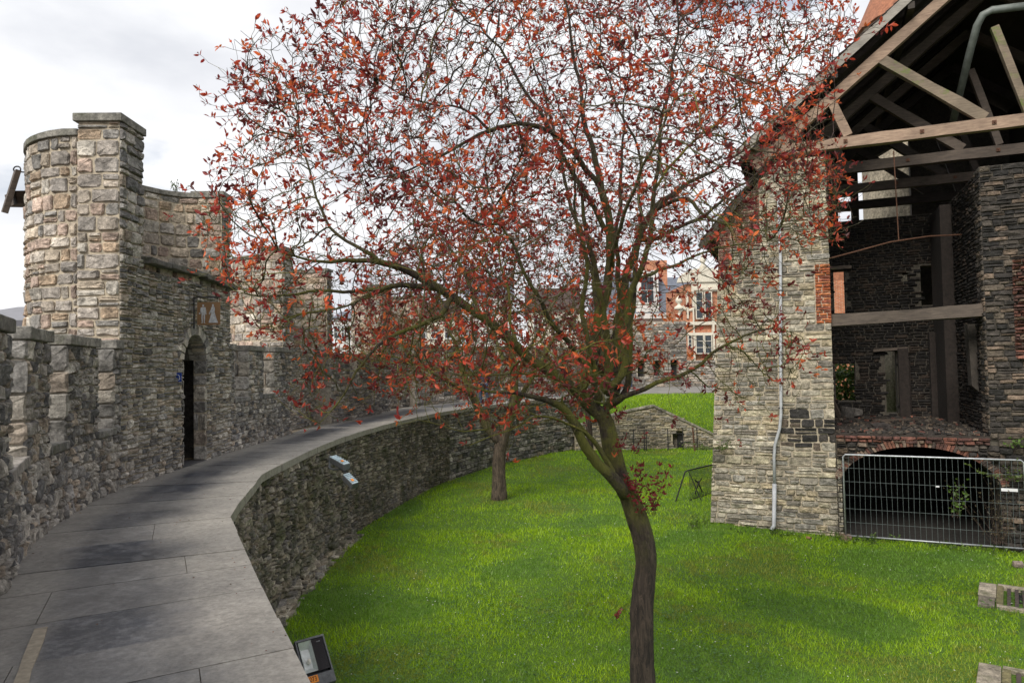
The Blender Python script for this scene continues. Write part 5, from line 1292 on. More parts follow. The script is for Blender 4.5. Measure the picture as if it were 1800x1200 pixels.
guides = [
 (None, G([(1131, 1345, T0, .18), (1131, 1200, T0, .128), (1128, 1080, T0, .126), (1137, 1010, T0, .122), (1136, 960, T0, .128), (1134, 930, T0, .135), (1112, 890, T0, .115), (1091, 845, T0, .100), (1076, 795, T0, .096), (1068, 745, T0, .106), (1062, 725, T0, .085)])),
 (0, G([(1095, 868, 7.3, .07), (1062, 828, 7.2, .056), (1030, 788, 7.1, .05), (1005, 742, 7.0, .045), (985, 710, 6.9, .036), (940, 692, 6.7, .024), (890, 690, 6.5, .015), (840, 680, 6.3, .01)])),
 (0, G([(1078, 835, 7.3, .03), (1055, 790, 7.2, .026), (1030, 762, 7.1, .024), (1000, 735, 7.0, .022), (985, 710, 6.9, .02)])),
 (0, G([(1035, 708, 7.4, .074), (1000, 675, 7.3, .060), (955, 640, 7.2, .054), (905, 608, 7.1, .050), (850, 560, 7.0, .046), (800, 517, 6.9, .042), (757, 492, 6.8, .042), (690, 470, 6.6, .034), (663, 463, 6.5, .028), (627, 463, 6.4, .022), (597, 442, 6.3, .018), (567, 470, 6.2, .014), (520, 455, 6.1, .010), (470, 430, 6.0, .007)])),
 (0, G([(667, 460, 6.5, .024), (647, 437, 6.4, .02), (613, 420, 6.4, .017), (580, 405, 6.4, .015), (560, 370, 6.3, .013), (545, 320, 6.3, .011), (530, 260, 6.3, .009), (525, 200, 6.3, .007), (500, 140, 6.3, .005)])),
 (0, G([(757, 507, 6.8, .032), (720, 500, 6.7, .028), (682, 505, 6.6, .024), (640, 512, 6.4, .018), (567, 505, 6.2, .013), (500, 525, 6.0, .009), (430, 520, 5.8, .006)])),
 (0, G([(682, 505, 6.6, .018), (627, 527, 6.4, .014), (570, 545, 6.2, .011), (513, 553, 6.1, .009), (457, 573, 6.0, .006)])),
 (0, G([(800, 530, 6.8, .03), (760, 558, 6.6, .024), (700, 590, 6.4, .018), (640, 620, 6.2, .013), (607, 680, 6.0, .009), (585, 725, 5.9, .006), (560, 745, 5.9, .004)])),
 (0, G([(1036, 650, 7.5, .062), (1052, 575, 7.5, .056), (1068, 500, 7.5, .05), (1074, 420, 7.5, .044), (1060, 340, 7.5, .038), (1040, 260, 7.5, .03), (1015, 150, 7.5, .02), (1000, 60, 7.5, .014), (985, -60, 7.5, .008)])),
 (0, G([(1078, 665, 7.6, .085), (1090, 590, 7.7, .075), (1096, 525, 7.8, .065), (1110, 450, 7.9, .055), (1132, 390, 8.0, .044), (1165, 350, 8.1, .034), (1215, 320, 8.2, .024), (1270, 290, 8.3, .014), (1340, 240, 8.4, .008)])),
 (0, G([(1066, 690, 7.4, .05), (1068, 620, 7.3, .042), (1060, 540, 7.2, .036), (1040, 460, 7.1, .028), (1030, 380, 7.0, .02), (1010, 290, 6.9, .012)])),
 (0, G([(1084, 700, 7.6, .045), (1080, 610, 7.8, .038), (1092, 520, 7.9, .032), (1080, 430, 8.0, .026), (1095, 330, 8.2, .02), (1090, 230, 8.3, .013), (1110, 120, 8.4, .009), (1105, 0, 8.4, .005)])),
 (0, G([(1092, 720, 7.5, .04), (1104, 640, 7.5, .034), (1116, 560, 7.5, .028), (1110, 470, 7.4, .023), (1128, 380, 7.3, .018), (1122, 260, 7.2, .013), (1060, 120, 7.1, .009), (1050, 0, 7.0, .005)])),
 (0, G([(1050, 700, 7.2, .036), (1040, 620, 7.0, .03), (1022, 540, 6.9, .024), (1030, 440, 6.8, .018), (1000, 340, 6.6, .012), (1010, 240, 6.5, .008)])),
 (0, G([(1030, 762, 7.1, .014), (990, 745, 6.8, .012), (955, 722, 6.5, .011), (925, 738, 6.3, .010), (905, 765, 6.2, .009), (862, 768, 6.1, .007), (822, 785, 6.0, .004)])),
 (0, G([(955, 722, 6.5, .010), (910, 708, 6.4, .010), (890, 742, 6.3, .009), (855, 758, 6.2, .008), (812, 768, 6.1, .007), (775, 742, 6.0, .005), (740, 735, 5.9, .004)])),
 (0, G([(1078, 700, 7.1, .012), (1062, 712, 6.9, .012), (1030, 708, 6.7, .011), (1012, 690, 6.6, .010), (1003, 668, 6.6, .009), (1040, 655, 6.6, .008), (1090, 662, 6.6, .006)])),
 (0, G([(1078, 690, 7.4, .045), (1102, 640, 7.3, .04), (1100, 560, 7.2, .034), (1120, 480, 7.1, .03), (1143, 420, 7.0, .026), (1150, 330, 7.0, .022), (1165, 200, 6.9, .016), (1190, 60, 6.9, .011), (1200, -80, 6.9, .007)])),
 (0, G([(1060, 690, 7.9, .05), (1060, 600, 8.2, .045), (1040, 480, 8.6, .036), (1010, 380, 8.9, .028), (985, 260, 9.1, .02), (940, 120, 9.3, .012), (900, -20, 9.4, .007)])),
 (0, G([(1070, 420, 7.5, .03), (1020, 330, 7.4, .026), (965, 225, 7.3, .02), (905, 130, 7.2, .015), (860, 60, 7.2, .011), (790, -30, 7.1, .007)])),
 (0, G([(1045, 330, 7.5, .03), (1012, 270, 7.3, .028), (980, 232, 7.1, .026), (930, 218, 6.9, .024), (858, 222, 6.7, .02), (815, 260, 6.6, .015), (755, 290, 6.4, .011), (690, 305, 6.2, .008), (640, 330, 6.1, .005)])),
 (0, G([(858, 222, 6.7, .016), (825, 190, 6.6, .013), (760, 188, 6.4, .01), (690, 160, 6.2, .007), (620, 110, 6.1, .005)])),
 (0, G([(1075, 715, 7.4, .034), (1112, 690, 7.3, .028), (1152, 668, 7.2, .024), (1195, 672, 7.1, .021), (1228, 640, 7.0, .018), (1262, 605, 6.9, .014), (1310, 590, 6.8, .010), (1360, 575, 6.7, .007), (1410, 590, 6.6, .004)])),
 (0, G([(1132, 390, 8.0, .026), (1175, 350, 7.6, .024), (1210, 345, 7.2, .021), (1225, 385, 7.0, .017), (1270, 390, 6.8, .012), (1325, 405, 6.6, .009), (1390, 400, 6.5, .006)])),
 (0, G([(1150, 330, 7.0, .018), (1220, 240, 6.9, .014), (1300, 180, 6.8, .010), (1380, 120, 6.7, .007), (1455, 60, 6.7, .004)])),
 (0, G([(1145, 430, 7.9, .026), (1230, 380, 8.2, .020), (1310, 320, 8.4, .014), (1390, 270, 8.5, .009), (1460, 240, 8.5, .006)])),
 (0, G([(1020, 650, 7.1, .034), (1001, 597, 6.8, .028), (977, 576, 6.6, .024), (955, 535, 6.4, .02), (925, 480, 6.2, .016), (890, 410, 6.1, .012), (860, 340, 6.0, .008)])),
 (0, G([(1015, 690, 6.8, .02), (960, 660, 6.2, .016), (900, 650, 5.9, .012), (830, 670, 5.8, .009), (760, 640, 5.7, .006)])),
 (0, G([(850, 560, 7.0, .024), (815, 480, 7.2, .02), (770, 400, 7.4, .015), (710, 320, 7.5, .01), (660, 240, 7.5, .006)])),
 (0, G([(900, 600, 7.2, .024), (895, 520, 7.6, .02), (870, 430, 8.0, .015), (830, 330, 8.3, .01), (780, 230, 8.5, .006)])),
 (0, G([(1100, 500, 8.0, .026), (1180, 470, 8.8, .02), (1250, 440, 9.3, .014), (1330, 420, 9.6, .009)])),
 (0, G([(1070, 480, 7.4, .026), (1090, 400, 6.6, .02), (1130, 300, 6.0, .014), (1180, 180, 5.6, .009), (1240, 90, 5.4, .005)])),
]
CR = [(392, 250), (405, 120), (440, 60), (520, 60), (590, -40), (640, -220), (900, -320), (1200, -300), (1400, -200), (1490, -30), (1500, 60), (1460, 170), (1430, 240), (1480, 300), (1500, 340), (1470, 420), (1400, 470), (1340, 520), (1410, 580), (1460, 640), (1400, 690), (1330, 740), (1250, 700), (1180, 690), (1120, 640), (1080, 640), (1020, 740), (960, 760), (880, 760), (820, 740), (700, 700), (620, 730), (540, 750), (490, 700), (540, 620), (450, 590), (380, 480), (345, 390), (352, 330), (400, 330)]
def inpoly(x, y, P):
    c = False; j = len(P)-1
    for i in range(len(P)):
        if (P[i][1] > y) != (P[j][1] > y) and x < (P[j][0]-P[i][0])*(y-P[i][1])/(P[j][1]-P[i][1])+P[i][0]: c = not c
        j = i
    return c
rnd = random.Random(42); att = []
while len(att) < 15000:
    x, y = rnd.uniform(340, 1510), rnd.uniform(-320, 770)
    if not inpoly(x, y, CR): continue
    if 1130 < x < 1260 and 440 < y < 620 and rnd.random() < .75: continue
    if x > 1180 and y > 430 and rnd.random() < .72: continue
    if x < 700 and y > 540 and rnd.random() < .35: continue
    if y > 640 and x < 1000 and rnd.random() < .55: continue
    if x < 640 and rnd.random() < .3: continue
    if 460 < x < 640 and 300 < y < 430 and rnd.random() < .4: continue
    if y < -40 and rnd.random() < .45: continue
    fx = (x-1080)/(720 if x < 1080 else 440); fy = (y-260)/560
    ext = math.sqrt(max(.06, 1-min(1, fx*fx*.9+fy*fy*.6)))
    dc = 7.5+(-1.4*max(0, -fx) if fx < 0 else -.4*fx)
    q = dp(x, y, dc+rnd.uniform(-1, 1)*2.5*ext)
    if noise.noise(q*1.15)+.5*noise.noise(q*2.6) < rnd.uniform(-.35, .12): continue
    att.append(q)
t1 = empty('plum_tree', tuple(dp(1130, 1330, T0).xy)+(0,), 'large red-leaved tree in the foreground with a bent dark trunk and wide crown', 'tree')
pos, par, gr, ng = grow(guides, att, .095, .9, .105, 80, 1)
ch, r = tree_mesh('t1', pos, par, gr, ng, t1, 2)
print('TREE1', len(pos))
def cols1(p, rng):
    a = noise.noise(p*1.6+Vector((3, 3, 3)))+rng.gauss(0, .35)
    if a > .40: return (.72, .17, .055)
    if a > -.02: return (.54, .085, .040)
    if a > -.35: return (.31, .044, .036)
    return (.13, .025, .024)
def thin1(p): return 1.0
c = leaves(pos, par, ch, r, t1, 3, .052, .92, cols1, 110000)
print('LEAVES1', c)
# sprouts on the trunk of the main tree
def sprig(name, base, n, h, spread, size, col, parent, seed, up=1.0, label=None, cat=None):
    rr = random.Random(seed); tw = MB(); V = []; Fc = []; C = []
    for i in range(n):
        p = Vector(base)+Vector((rr.uniform(-1, 1), rr.uniform(-1, 1), 0))*spread*.35
        d = Vector((rr.gauss(0, spread), rr.gauss(0, spread), up*rr.uniform(.6, 1))).normalized(); L = h*rr.uniform(.5, 1); pts = [p]
        for k in range(5): d = (d+Vector((rr.gauss(0, .12), rr.gauss(0, .12), .02 if up > 0 else -.12))).normalized(); pts.append(pts[-1]+d*L/5)
        tw.tube(pts, [max(.0012, .004*(1-q/6)) for q in range(6)], 3, (.09, .06, .045), caps=False)
        for k in range(1, 6):
            for q in range(3):
                dd = (d*.4+Vector((rr.gauss(0, .7), rr.gauss(0, .7), rr.gauss(.1, .5)))).normalized(); s_ = dd.orthogonal().normalized(); l = size*rr.uniform(.6, 1.3); w_ = l*.28; b = len(V); a = pts[k]
                V += [tuple(a), tuple(a+dd*l*.5+s_*w_), tuple(a+dd*l), tuple(a+dd*l*.5-s_*w_)]; Fc.append((b, b+1, b+2, b+3)); j = rr.uniform(.6, 1.3); C += [(col[0]*j, col[1]*j, col[2]*j, 1)]*4
    if parent is None: parent = empty(name, tuple(base), label, cat)
    tw.build('stems', BARK, parent); np_mesh('sprout_leaves' if label is None else 'leaves', V, Fc, C, LEAF, parent)
DR = (.20, .02, .025)
sprig('x', dp(1138, 905, 7.4), 13, .60, .28, .050, DR, t1, 5); sprig('x', dp(1116, 865, 7.4), 10, .36, .4, .05, DR, t1, 6); sprig('x', dp(1096, 800, 7.4), 7, .26, .6, .045, DR, t1, 7); sprig('x', dp(1102, 1090, 7.4), 2, .14, .4, .035, DR, t1, 8); sprig('x', dp(1085, 740, 7.4), 4, .2, .6, .05, DR, t1, 9)

# second tree
D2 = 21.85
t2 = empty('plum_tree', (-.5, 21.9, 0), 'smaller dark red tree with forked trunk in the middle of the lawn', 'tree')
g2 = [(None, G([(877, 885, D2, .27), (877, 850, D2, .22), (875, 810, D2, .21), (880, 775, D2, .22), (886, 758, D2, .18)])),
      (0, G([(868, 772, D2, .17), (850, 738, D2, .15), (830, 696, D2, .125), (812, 650, D2, .09), (800, 600, D2-.6, .05), (770, 540, D2-1, .03)])),
      (0, G([(896, 742, D2, .17), (905, 695, D2, .145), (902, 630, D2, .11), (885, 560, D2, .07), (900, 480, D2, .04)])),
      (0, G([(900, 720, D2, .1), (925, 680, D2+.5, .08), (960, 620, D2+.8, .06), (990, 560, D2+1, .03)])),
      (0, G([(840, 700, D2, .08), (790, 670, D2-1, .06), (730, 640, D2-1.6, .04), (680, 620, D2-2, .02)])),
      (0, G([(885, 640, D2+.3, .07), (860, 560, D2+1.5, .05), (820, 490, D2+2, .03)])),
      (0, G([(905, 660, D2-.6, .06), (940, 600, D2-1.5, .045), (970, 540, D2-2, .03)]))]
CR2 = [(600, 640), (585, 560), (640, 480), (720, 420), (800, 380), (900, 360), (990, 380), (1060, 430), (1090, 520), (1080, 620), (1010, 690), (900, 680), (800, 700), (700, 690)]
att = []
while len(att) < 4200:
    x, y = rnd.uniform(580, 1090), rnd.uniform(360, 700)
    if not inpoly(x, y, CR2): continue
    fx = (x-850)/260; ext = math.sqrt(max(.05, 1-min(1, fx*fx)))
    p = dp(x, y, D2+rnd.uniform(-1, 1)*4*ext)
    if p.x < -5.2: continue
    att.append(p)
pos, par, gr, ng = grow(g2, att, .22, 2.4, .26, 55, 4); ch, r = tree_mesh('t2', pos, par, gr, ng, t2, 5, tip=.005, lich=.15, bc=(.13, .098, .07))
def cols2(p, rng):
    a = noise.noise(p*.8)+rng.gauss(0, .4)
    return (.36, .065, .03) if a > .3 else ((.22, .04, .03) if a > -.2 else (.12, .03, .028))
print('tree2', len(pos), leaves(pos, par, ch, r, t2, 6, .11, 2.2, cols2, 40000, rmax=.014))
# third, far tree
t3 = empty('plum_tree', (3.4, 30.5, 0), 'slender dark red tree far across the lawn, behind the foreground trunk', 'tree')
g3 = [(None, [(Vector((3.4, 30.5, 0)), .16), (Vector((3.35, 30.5, 1.8)), .12), (Vector((3.2, 30.6, 3.2)), .08), (Vector((3.1, 30.6, 5)), .05)]),
      (0, [(Vector((3.0, 30.4, 2.8)), .06), (Vector((2.2, 30.2, 4.3)), .04), (Vector((1.6, 30, 5.4)), .03)]), (0, [(Vector((3.6, 30.7, 2.9)), .06), (Vector((4.3, 30.8, 4.2)), .035)])]
att = []
while len(att) < 700:
    v = Vector((rnd.uniform(-1, 1), rnd.uniform(-1, 1), rnd.uniform(-1, 1)))
    if v.length < 1: att.append(Vector((2.7, 30.5, 5.0))+Vector((v.x*2.7, v.y*2.4, v.z*2.4)))
pos, par, gr, ng = grow(g3, att, .3, 2.5, .36, 30, 7); ch, r = tree_mesh('t3', pos, par, gr, ng, t3, 8, tip=.006, lich=.1)
leaves(pos, par, ch, r, t3, 9, .13, 1.3, cols2, 7000, rmax=.02)

# ================================================================ PLANTS
GR_ = (.14, .24, .03); GR2 = (.05, .10, .02)
sprig('fern_plant', fpt(-.12, -.12, 2.05), 22, .7, .8, .06, (.12, .17, .04), None, 31, up=.15, label='tangle of green and brown stems growing from the corner of the hall', cat='plant')
sprig('weed_plant', fpt(-.35, -.3, .1), 12, .35, .7, .06, GR_, None, 32, label='low green weed at the foot of the hall corner', cat='plant')
sprig('climbing_plant', fpt(6.3, -.25, 1.6), 26, .9, .7, .07, (.10, .15, .03), None, 33, up=.3, label='leafy climber on the rubble to the right of the cellar arch', cat='plant')
sprig('climbing_plant', fpt(6.0, -.25, .2), 34, 1.6, .35, .04, (.12, .10, .05), None, 34, up=1, label='tall dry brown stems behind the right end of the mesh fence', cat='plant')
sprig('bramble_plant', fpt(5.25, -.15, .7), 9, .95, .25, .075, (.11, .20, .03), None, 35, label='bright green sapling behind the mesh fence, in front of the dark arch', cat='plant')
sprig('wall_plant', fpt(6.55, -.15, 2.3), 14, .4, .8, .07, (.12, .20, .04), None, 36, up=.4, label='green sprig on the pier above the right end of the fence', cat='plant')
sprig('wall_weed', (-6.35, 13.0, 7.74), 12, .22, .35, .03, (.09, .14, .02), None, 37, label='small tuft of weed growing on top of the large tower', cat='plant')
for i in range(16):
    s_ = random.Random(i).uniform(.1, 6.2)
    sprig('edge_weeds', fpt(s_, -.22 if s_ < 2.8 else -.3, .03), 7, .2, .9, .045, GR_ if i % 2 else (.07, .13, .02), bpy.data.objects.get('edge_weeds') , 50+i, label=None) if bpy.data.objects.get('edge_weeds') else sprig('edge_weeds', fpt(s_, -.22, .03), 7, .2, .9, .045, GR_, None, 50+i, label='fringe of small weeds along the foot of the hall front', cat='plants')
IV = dp(1487, 672, 28.5); ivy = empty('shrub', (IV.x, IV.y, 0), 'sunlit green bush seen through the lower back window of the hall', 'shrub')
V = []; Fc = []; C = []; rr = random.Random(12)
for i in range(2600):
    v = Vector((rr.gauss(0, 1), rr.gauss(0, 1), rr.gauss(0, 1))).normalized()*rr.uniform(.3, 1); p = IV+Vector((v.x*1.5, v.y*1.2, v.z*1.8-.2)); d = Vector((rr.gauss(0, 1), rr.gauss(0, 1), rr.gauss(0, 1))).normalized(); s_ = d.orthogonal(); l = .16
    b = len(V); V += [tuple(p), tuple(p+d*l*.5+s_*l*.35), tuple(p+d*l), tuple(p+d*l*.5-s_*l*.35)]; Fc.append((b, b+1, b+2, b+3)); j = rr.uniform(.5, 1.6); C += [(.11*j, .19*j, .03*j, 1)]*4
np_mesh('leaves', V, Fc, C, LEAF, ivy)
MB().tube([(IV.x, IV.y, 0), (IV.x, IV.y, IV.z)], .06, 7, (.08, .06, .04)).build('trunk', BARK, ivy)

# loose bits by the fence and wall
for s_, k_, sz, c_, lb in ((2.2, -.5, .10, (.35, .18, .11), 'small pinkish stone in the grass before the hall front'), (6.1, -1.35, .17, (.30, .24, .20), 'broken brick lying in the grass at the right end of the fence')):
    m = MB(); p = fpt(s_, k_, .06); m.box(p, (sz, sz*.7, sz*.6), rz=s_, rx=.2, col=c_, jit=.015); tag(m.build('loose_stone', STONE_L, bevel=.012), lb, 'stone')

# ================================================================ FAR BUILDINGS
far = empty('curtain_wall', (10, 46, WZ), 'tall grey rubble wall with small openings behind the distant walkway', 'wall')
CP = Path([(4.5, 46), (20, 46)], 1)
op = [(1122, 1135), (1150, 1164), (1180, 1194)]
ops = [((gp(a, 690)[0]/gp(a, 690)[1]*46-4.5), (gp(b, 690)[0]/gp(b, 690)[1]*46-4.5)) for a, b in op]
mb = MB(); UX = gp(1209, 690)[0]/gp(1209, 690)[1]*46-4.5; ops = [o for o in ops if o[1] < UX]
xs = sorted([0, UX]+[q for o in ops for q in o]); strip(mb, CP, UX+.01, 15.5, -.02, -.8, WZ-.2, 4.35)
for a, b in zip(xs[:-1], xs[1:]):
    if any(o[0] <= (a+b)/2 <= o[1] for o in ops): strip(mb, CP, a, b, -.02, -.8, WZ-.2, 3.3); strip(mb, CP, a, b, -.02, -.8, 4.4, 7.0)
    else: strip(mb, CP, a, b, -.02, -.8, WZ-.2, 7.0)
mb.build('wall_core', MORTAR, far)
Masonry().lay(CP, [(0, 5.0, WZ, 6.7), (5.0, UX, WZ, 6.95), (UX, 15.5, WZ, 4.3)], .42, .17, 'jamb', 400, style='course', joint=.03, dep=.05, amp=.03, skip=lambda u, v: any(o[0]-.1 < u < o[1]+.1 and 3.3 < v < 4.4 for o in ops)).build('stone_facing', STONE_L, far)
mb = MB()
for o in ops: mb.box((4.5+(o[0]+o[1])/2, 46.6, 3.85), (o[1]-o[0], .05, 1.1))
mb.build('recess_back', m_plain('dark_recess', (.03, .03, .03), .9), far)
def win(par, x, z, wd, ht, y, nx_=2, nz_=2, fr=.1, m_=None):
    f = MB(); fz = y-.06
    for s_ in (-1, 1): f.box((x+s_*(wd/2-fr/2), fz, z), (fr, .12, ht)); f.box((x, fz, z+s_*(ht/2-fr/2)), (wd-2*fr-.01, .12, fr))
    for i in range(1, nx_): f.box((x-wd/2+wd*i/nx_, fz+.01, z), (fr*.6, .08, ht-2*fr-.01))
    for i in range(1, nz_): f.box((x, fz+.02, z-ht/2+ht*i/nz_), (wd-2*fr-.01, .05, fr*.6))
    fo = f.build('window', m_ or WHITE, par); MB().box((x, y-.02, z), (wd-.04, .03, ht-.04)).build('pane', GLASS, fo)
def at(px, py, y):
    p = dp(px, py, y); return p.x, p.z
# mansard house
DH = 72
h1 = empty('white_house', (16, DH, 0), 'white rendered house with grey slate mansard roof and dormer, beyond the far wall', 'house')
xl, _ = at(1050, 600, DH); xr, _ = at(1192, 600, DH); _, ze = at(1150, 558, DH); _, zr = at(1150, 483, DH)
MB().box(((xl+xr)/2, DH+5, ze/2), (xr-xl, 10, ze)).build('wall', WHITE, h1)
MB().box(((xl+xr)/2, DH+4.9, ze+.15), (xr-xl+.7, 10.8, .55)).build('cornice', WHITE, h1)
m = MB(); z0_, z1_ = ze+.4, zr+.4; a = [(xl-.2, DH-.2, z0_), (xr+.2, DH-.2, z0_), (xr+.2, DH+10, z0_), (xl-.2, DH+10, z0_)]; b_ = [(xl+1.2, DH+1.4, z1_), (xr-1.6, DH+1.4, z1_), (xr-1.6, DH+8.6, z1_), (xl+1.2, DH+8.6, z1_)]
m.add(a+b_, [(0, 1, 5, 4), (1, 2, 6, 5), (2, 3, 7, 6), (3, 0, 4, 7), (4, 5, 6, 7)]); rf = m.build('roof', SLATE, h1)
cx_, cz_ = at(1209, 500, DH+3); m = MB(); x_, z_ = at(1160, 500, DH+2); m.box((x_, DH+4, z1_+.0), (2.2, 1.6, 3.2)); m.build('chimney', BRICKH, h1)
dx_, dz_ = at(1137, 512, DH); m = MB(); m.box((dx_, DH+1, dz_), (2.4, 2.4, 4.4)); m.build('dormer', WHITE, h1); win(h1, dx_, dz_+.1, 1.5, 2.9, DH-.22)
wx, wz = at(1152, 590, DH); win(h1, wx, wz-.5, 1.6, 2.6, DH-.02)
# blue slate roof house behind
h2 = empty('slate_house', (22, DH+8, 0), 'house with plain blue slate roof between the white house and the gabled brick house', 'house')
xa, _ = at(1170, 560, DH+8); xb, _ = at(1225, 560, DH+8); _, z0_ = at(1190, 560, DH+8); _, z1_ = at(1190, 495, DH+8)
MB().box(((xa+xb)/2, DH+12, z0_/2), (xb-xa, 8, z0_)).build('wall', WHITE, h2)
m = MB(); m.prism([(0, z0_), (8, z0_), (4, z1_+1)], ((xa), DH+8, 0), (0, 1, 0), (0, 0, 1), (1, 0, 0), -.2, xb-xa+.2); m.build('roof', SLATE, h2)
# step gabled brick house
DB = 62
h3 = empty('brick_gable_house', (18, DB, 0), 'orange brick gabled house with cream stone bands and the iron numerals 1 7', 'house')
def bx(x0p, x1p, y0p, y1p, name, mt, dy=0, th=.3, par=h3):
    a_ = at(x0p, y0p, DB); b_ = at(x1p, y1p, DB); return MB().box(((a_[0]+b_[0])/2, DB+dy, (a_[1]+b_[1])/2), (abs(b_[0]-a_[0]), th, abs(a_[1]-b_[1]))).build(name, mt, par)
a_, b_ = at(1208, 585, DB), at(1290, 585, DB)
_, zt_ = at(1250, 498, DB); _, zs_ = at(1250, 565, DB)
MB().box(((a_[0]+b_[0])/2+1, DB+4.2, zt_/2), (b_[0]-a_[0]+2, 8, zt_)).build('wall', BRICKH, h3)
# shoulders with scrolls
m = MB(); xq0, _ = at(1190, 560, DB); xq1, zq1 = at(1214, 542, DB); zq0 = at(1190, 565, DB)[1]
pts = [(xq0, zq0-3), (xq0, zq0+.2), (xq0+.3, zq0+.9), (xq0+.6, zq0+1.2)]+[(xq0+.75+.5*math.cos(q)+.35, zq0+1.35+.35*math.sin(q)) for q in np.linspace(math.pi, 2*math.pi, 8)]+[(xq1+.3, zq1+1.6), (xq1+.3, zq0-3)]
m.prism(pts, (0, DB, 0), (1, 0, 0), (0, 0, 1), (0, 1, 0), 0, .4); m.build('gable_shoulder', BRICKH, h3)
m = MB(); m.tube([(p[0], DB-.02, p[1]) for p in pts[1:-1]], .13, 6); m.build('scroll_coping', CREAM, h3)
m = MB(); fx_, fz_ = at(1194.5, 545, DB); m.lathe([(.25, 0), (.45, .1), (.42, .3), (.16, .45), (.12, .6), (.3, .75), (.32, .95), (.2, 1.15), (.05, 1.3)], (fx_, DB+.15, fz_), 12); m.build('finial', CREAM, h3, smooth=True)
for (x0p, x1p, y0p, y1p) in ((1192, 1290, 566, 570), (1206, 1290, 585, 588), (1216, 1222, 510, 640), (1251, 1257, 560, 640), (1206, 1210, 512, 560), (1216, 1290, 505, 509)): bx(x0p, x1p, y0p, y1p, 'stone_band', CREAM, -.0-.02*random.random(), .35)
bx(1215, 1262, 489, 512, 'gable_top', CREAM, .1, .3)
m = MB(); ax, az = at(1237, 492, DB); m.prism([(2.4*math.cos(q), 1.3*math.sin(q)) for q in np.linspace(0, math.pi, 14)], (ax, DB, az-.2), (1, 0, 0), (0, 0, 1), (0, 1, 0), -.2, .3); m.build('curved_pediment', CREAM, h3)
m = MB(); m.lathe([(.2, 0), (.35, .2), (.15, .5), (.28, .8), (.08, 1.4)], (ax, DB+.1, az+1.0), 12); m.build('finial', CREAM, h3, smooth=True)
for (xp, yp, w_, h_) in ((1228.5, 537, 12, 48), (1244, 537, 12, 48), (1229, 605, 13, 34), (1244, 605, 12, 34), (1212, 600, 7, 22)):
    x_, z_ = at(xp, yp, DB); win(h3, x_, z_, w_*DB/1200*1.15, h_*DB/1200, DB-.12, 1, 3, .08, CREAM)
for tx, xp in (('1', 1198), ('7', 1209)):
    x_, z_ = at(xp, 556, DB); curve_text(tx, .85, Matrix.Translation((x_, DB-.08, z_)) @ Matrix.Rotation(math.pi/2, 4, 'X'), IRON, h3, 'iron_numeral', .03)
# castle buildings beyond the left towers
def simple_house(name, pxa, pxb, pyt, y, mt, label, roof=None, rz=0, peak=None):
    xa, zt_ = at(pxa, pyt, y); xb, _ = at(pxb, pyt, y); h = empty(name, ((xa+xb)/2, y, 0), label, 'house')
    MB().box(((xa+xb)/2, y+4, zt_/2), (xb-xa, 8, zt_)).build('wall', mt, h)
    if roof:
        pk = peak or (xb-xa)*.5; m = MB(); m.prism([(-.4, zt_), (8.4, zt_), (4, zt_+pk)], (xa, y, 0), (0, 1, 0), (0, 0, 1), (1, 0, 0), -.3, xb-xa+.3); m.build('roof', roof, h)
    for i in range(3):
        for j in range(2): win(h, xa+(xb-xa)*(i+.5)/3, zt_-1.6-j*3, 1.0, 1.6, y-.02)
    return h
simple_house('town_house', 398, 450, 520, 75, WHITE, 'white house seen between the large tower and the second tower', SLATE)
simple_house('town_house', 588, 622, 560, 80, WHITE, 'pale house glimpsed between the second tower and the third tower', SLATE)
simple_house('town_house', 730, 800, 560, 78, CREAM, 'cream house behind the crown of the middle lawn tree', TILE)
simple_house('town_house', 820, 900, 520, 82, WHITE, 'tall white house behind the foreground tree, left of its trunk', SLATE)
simple_house('town_house', 930, 1020, 545, 70, CREAM, 'broad cream house behind the foreground trunk', TILE)
# grey marquee roof beyond the left wall
mq = empty('marquee', (-21, 30, 0), 'grey canvas marquee roof showing above the near left wall', 'tent')
y = 28; xa, z0_ = at(-140, 566, y); xb, _ = at(150, 566, y); _, z1_ = at(0, 536, y)
m = MB(); m.add([(xa, y, z0_), (xb, y, z0_), (xb, y+7, z0_), (xa, y+7, z0_), (xa+2.2, y+2.5, z1_+.15), (xb-1.2-.9, y+2.5, z1_+.15)], [(0, 1, 5, 4), (1, 2, 5), (2, 3, 4, 5), (3, 0, 4)]); m.build('roof', m_plain('grey_canvas', (.20, .20, .22), .7, 2, .1, .01), mq)
m = MB(); m.box(((xa+xb)/2, y+3.5, z0_-.35), (xb-xa+.1, 7.1, .7)); m.build('valance', m_plain('dark_canvas', (.11, .11, .125), .7, 2, .1, .01), mq)
m = MB()
for xx in (xa+.1, xb-.1):
    for yy in (y+.1, y+6.9): m.tube([(xx, yy, 0), (xx, yy, z0_-.3)], .06, 8)
m.build('poles', GALV, mq)
# castle keep behind hall: stone turret with tiled spire
kp = empty('keep_turret', fpt(8.5, 16), 'stone turret with red tiled conical roof rising behind the ruined hall', 'tower')
cx_, cy_, _ = fpt(6.4, 16)
d_ = dp(1640, 0, cy_ if False else 29); 
kx, ky = d_.x, 29.0; ze_ = dp(1530, 48, 29).z
MB().lathe([(3.0, 0), (3.0, ze_)], (kx, ky, 0), 20, (.36, .31, .23)).build('wall', STONE_L, kp)
MB().lathe([(3.15, ze_-.05), (.05, ze_+7)], (kx, ky, 0), 20).build('roof', m_plain('red_tile', (.32, .13, .07), .85, 7, .4, .02), kp)
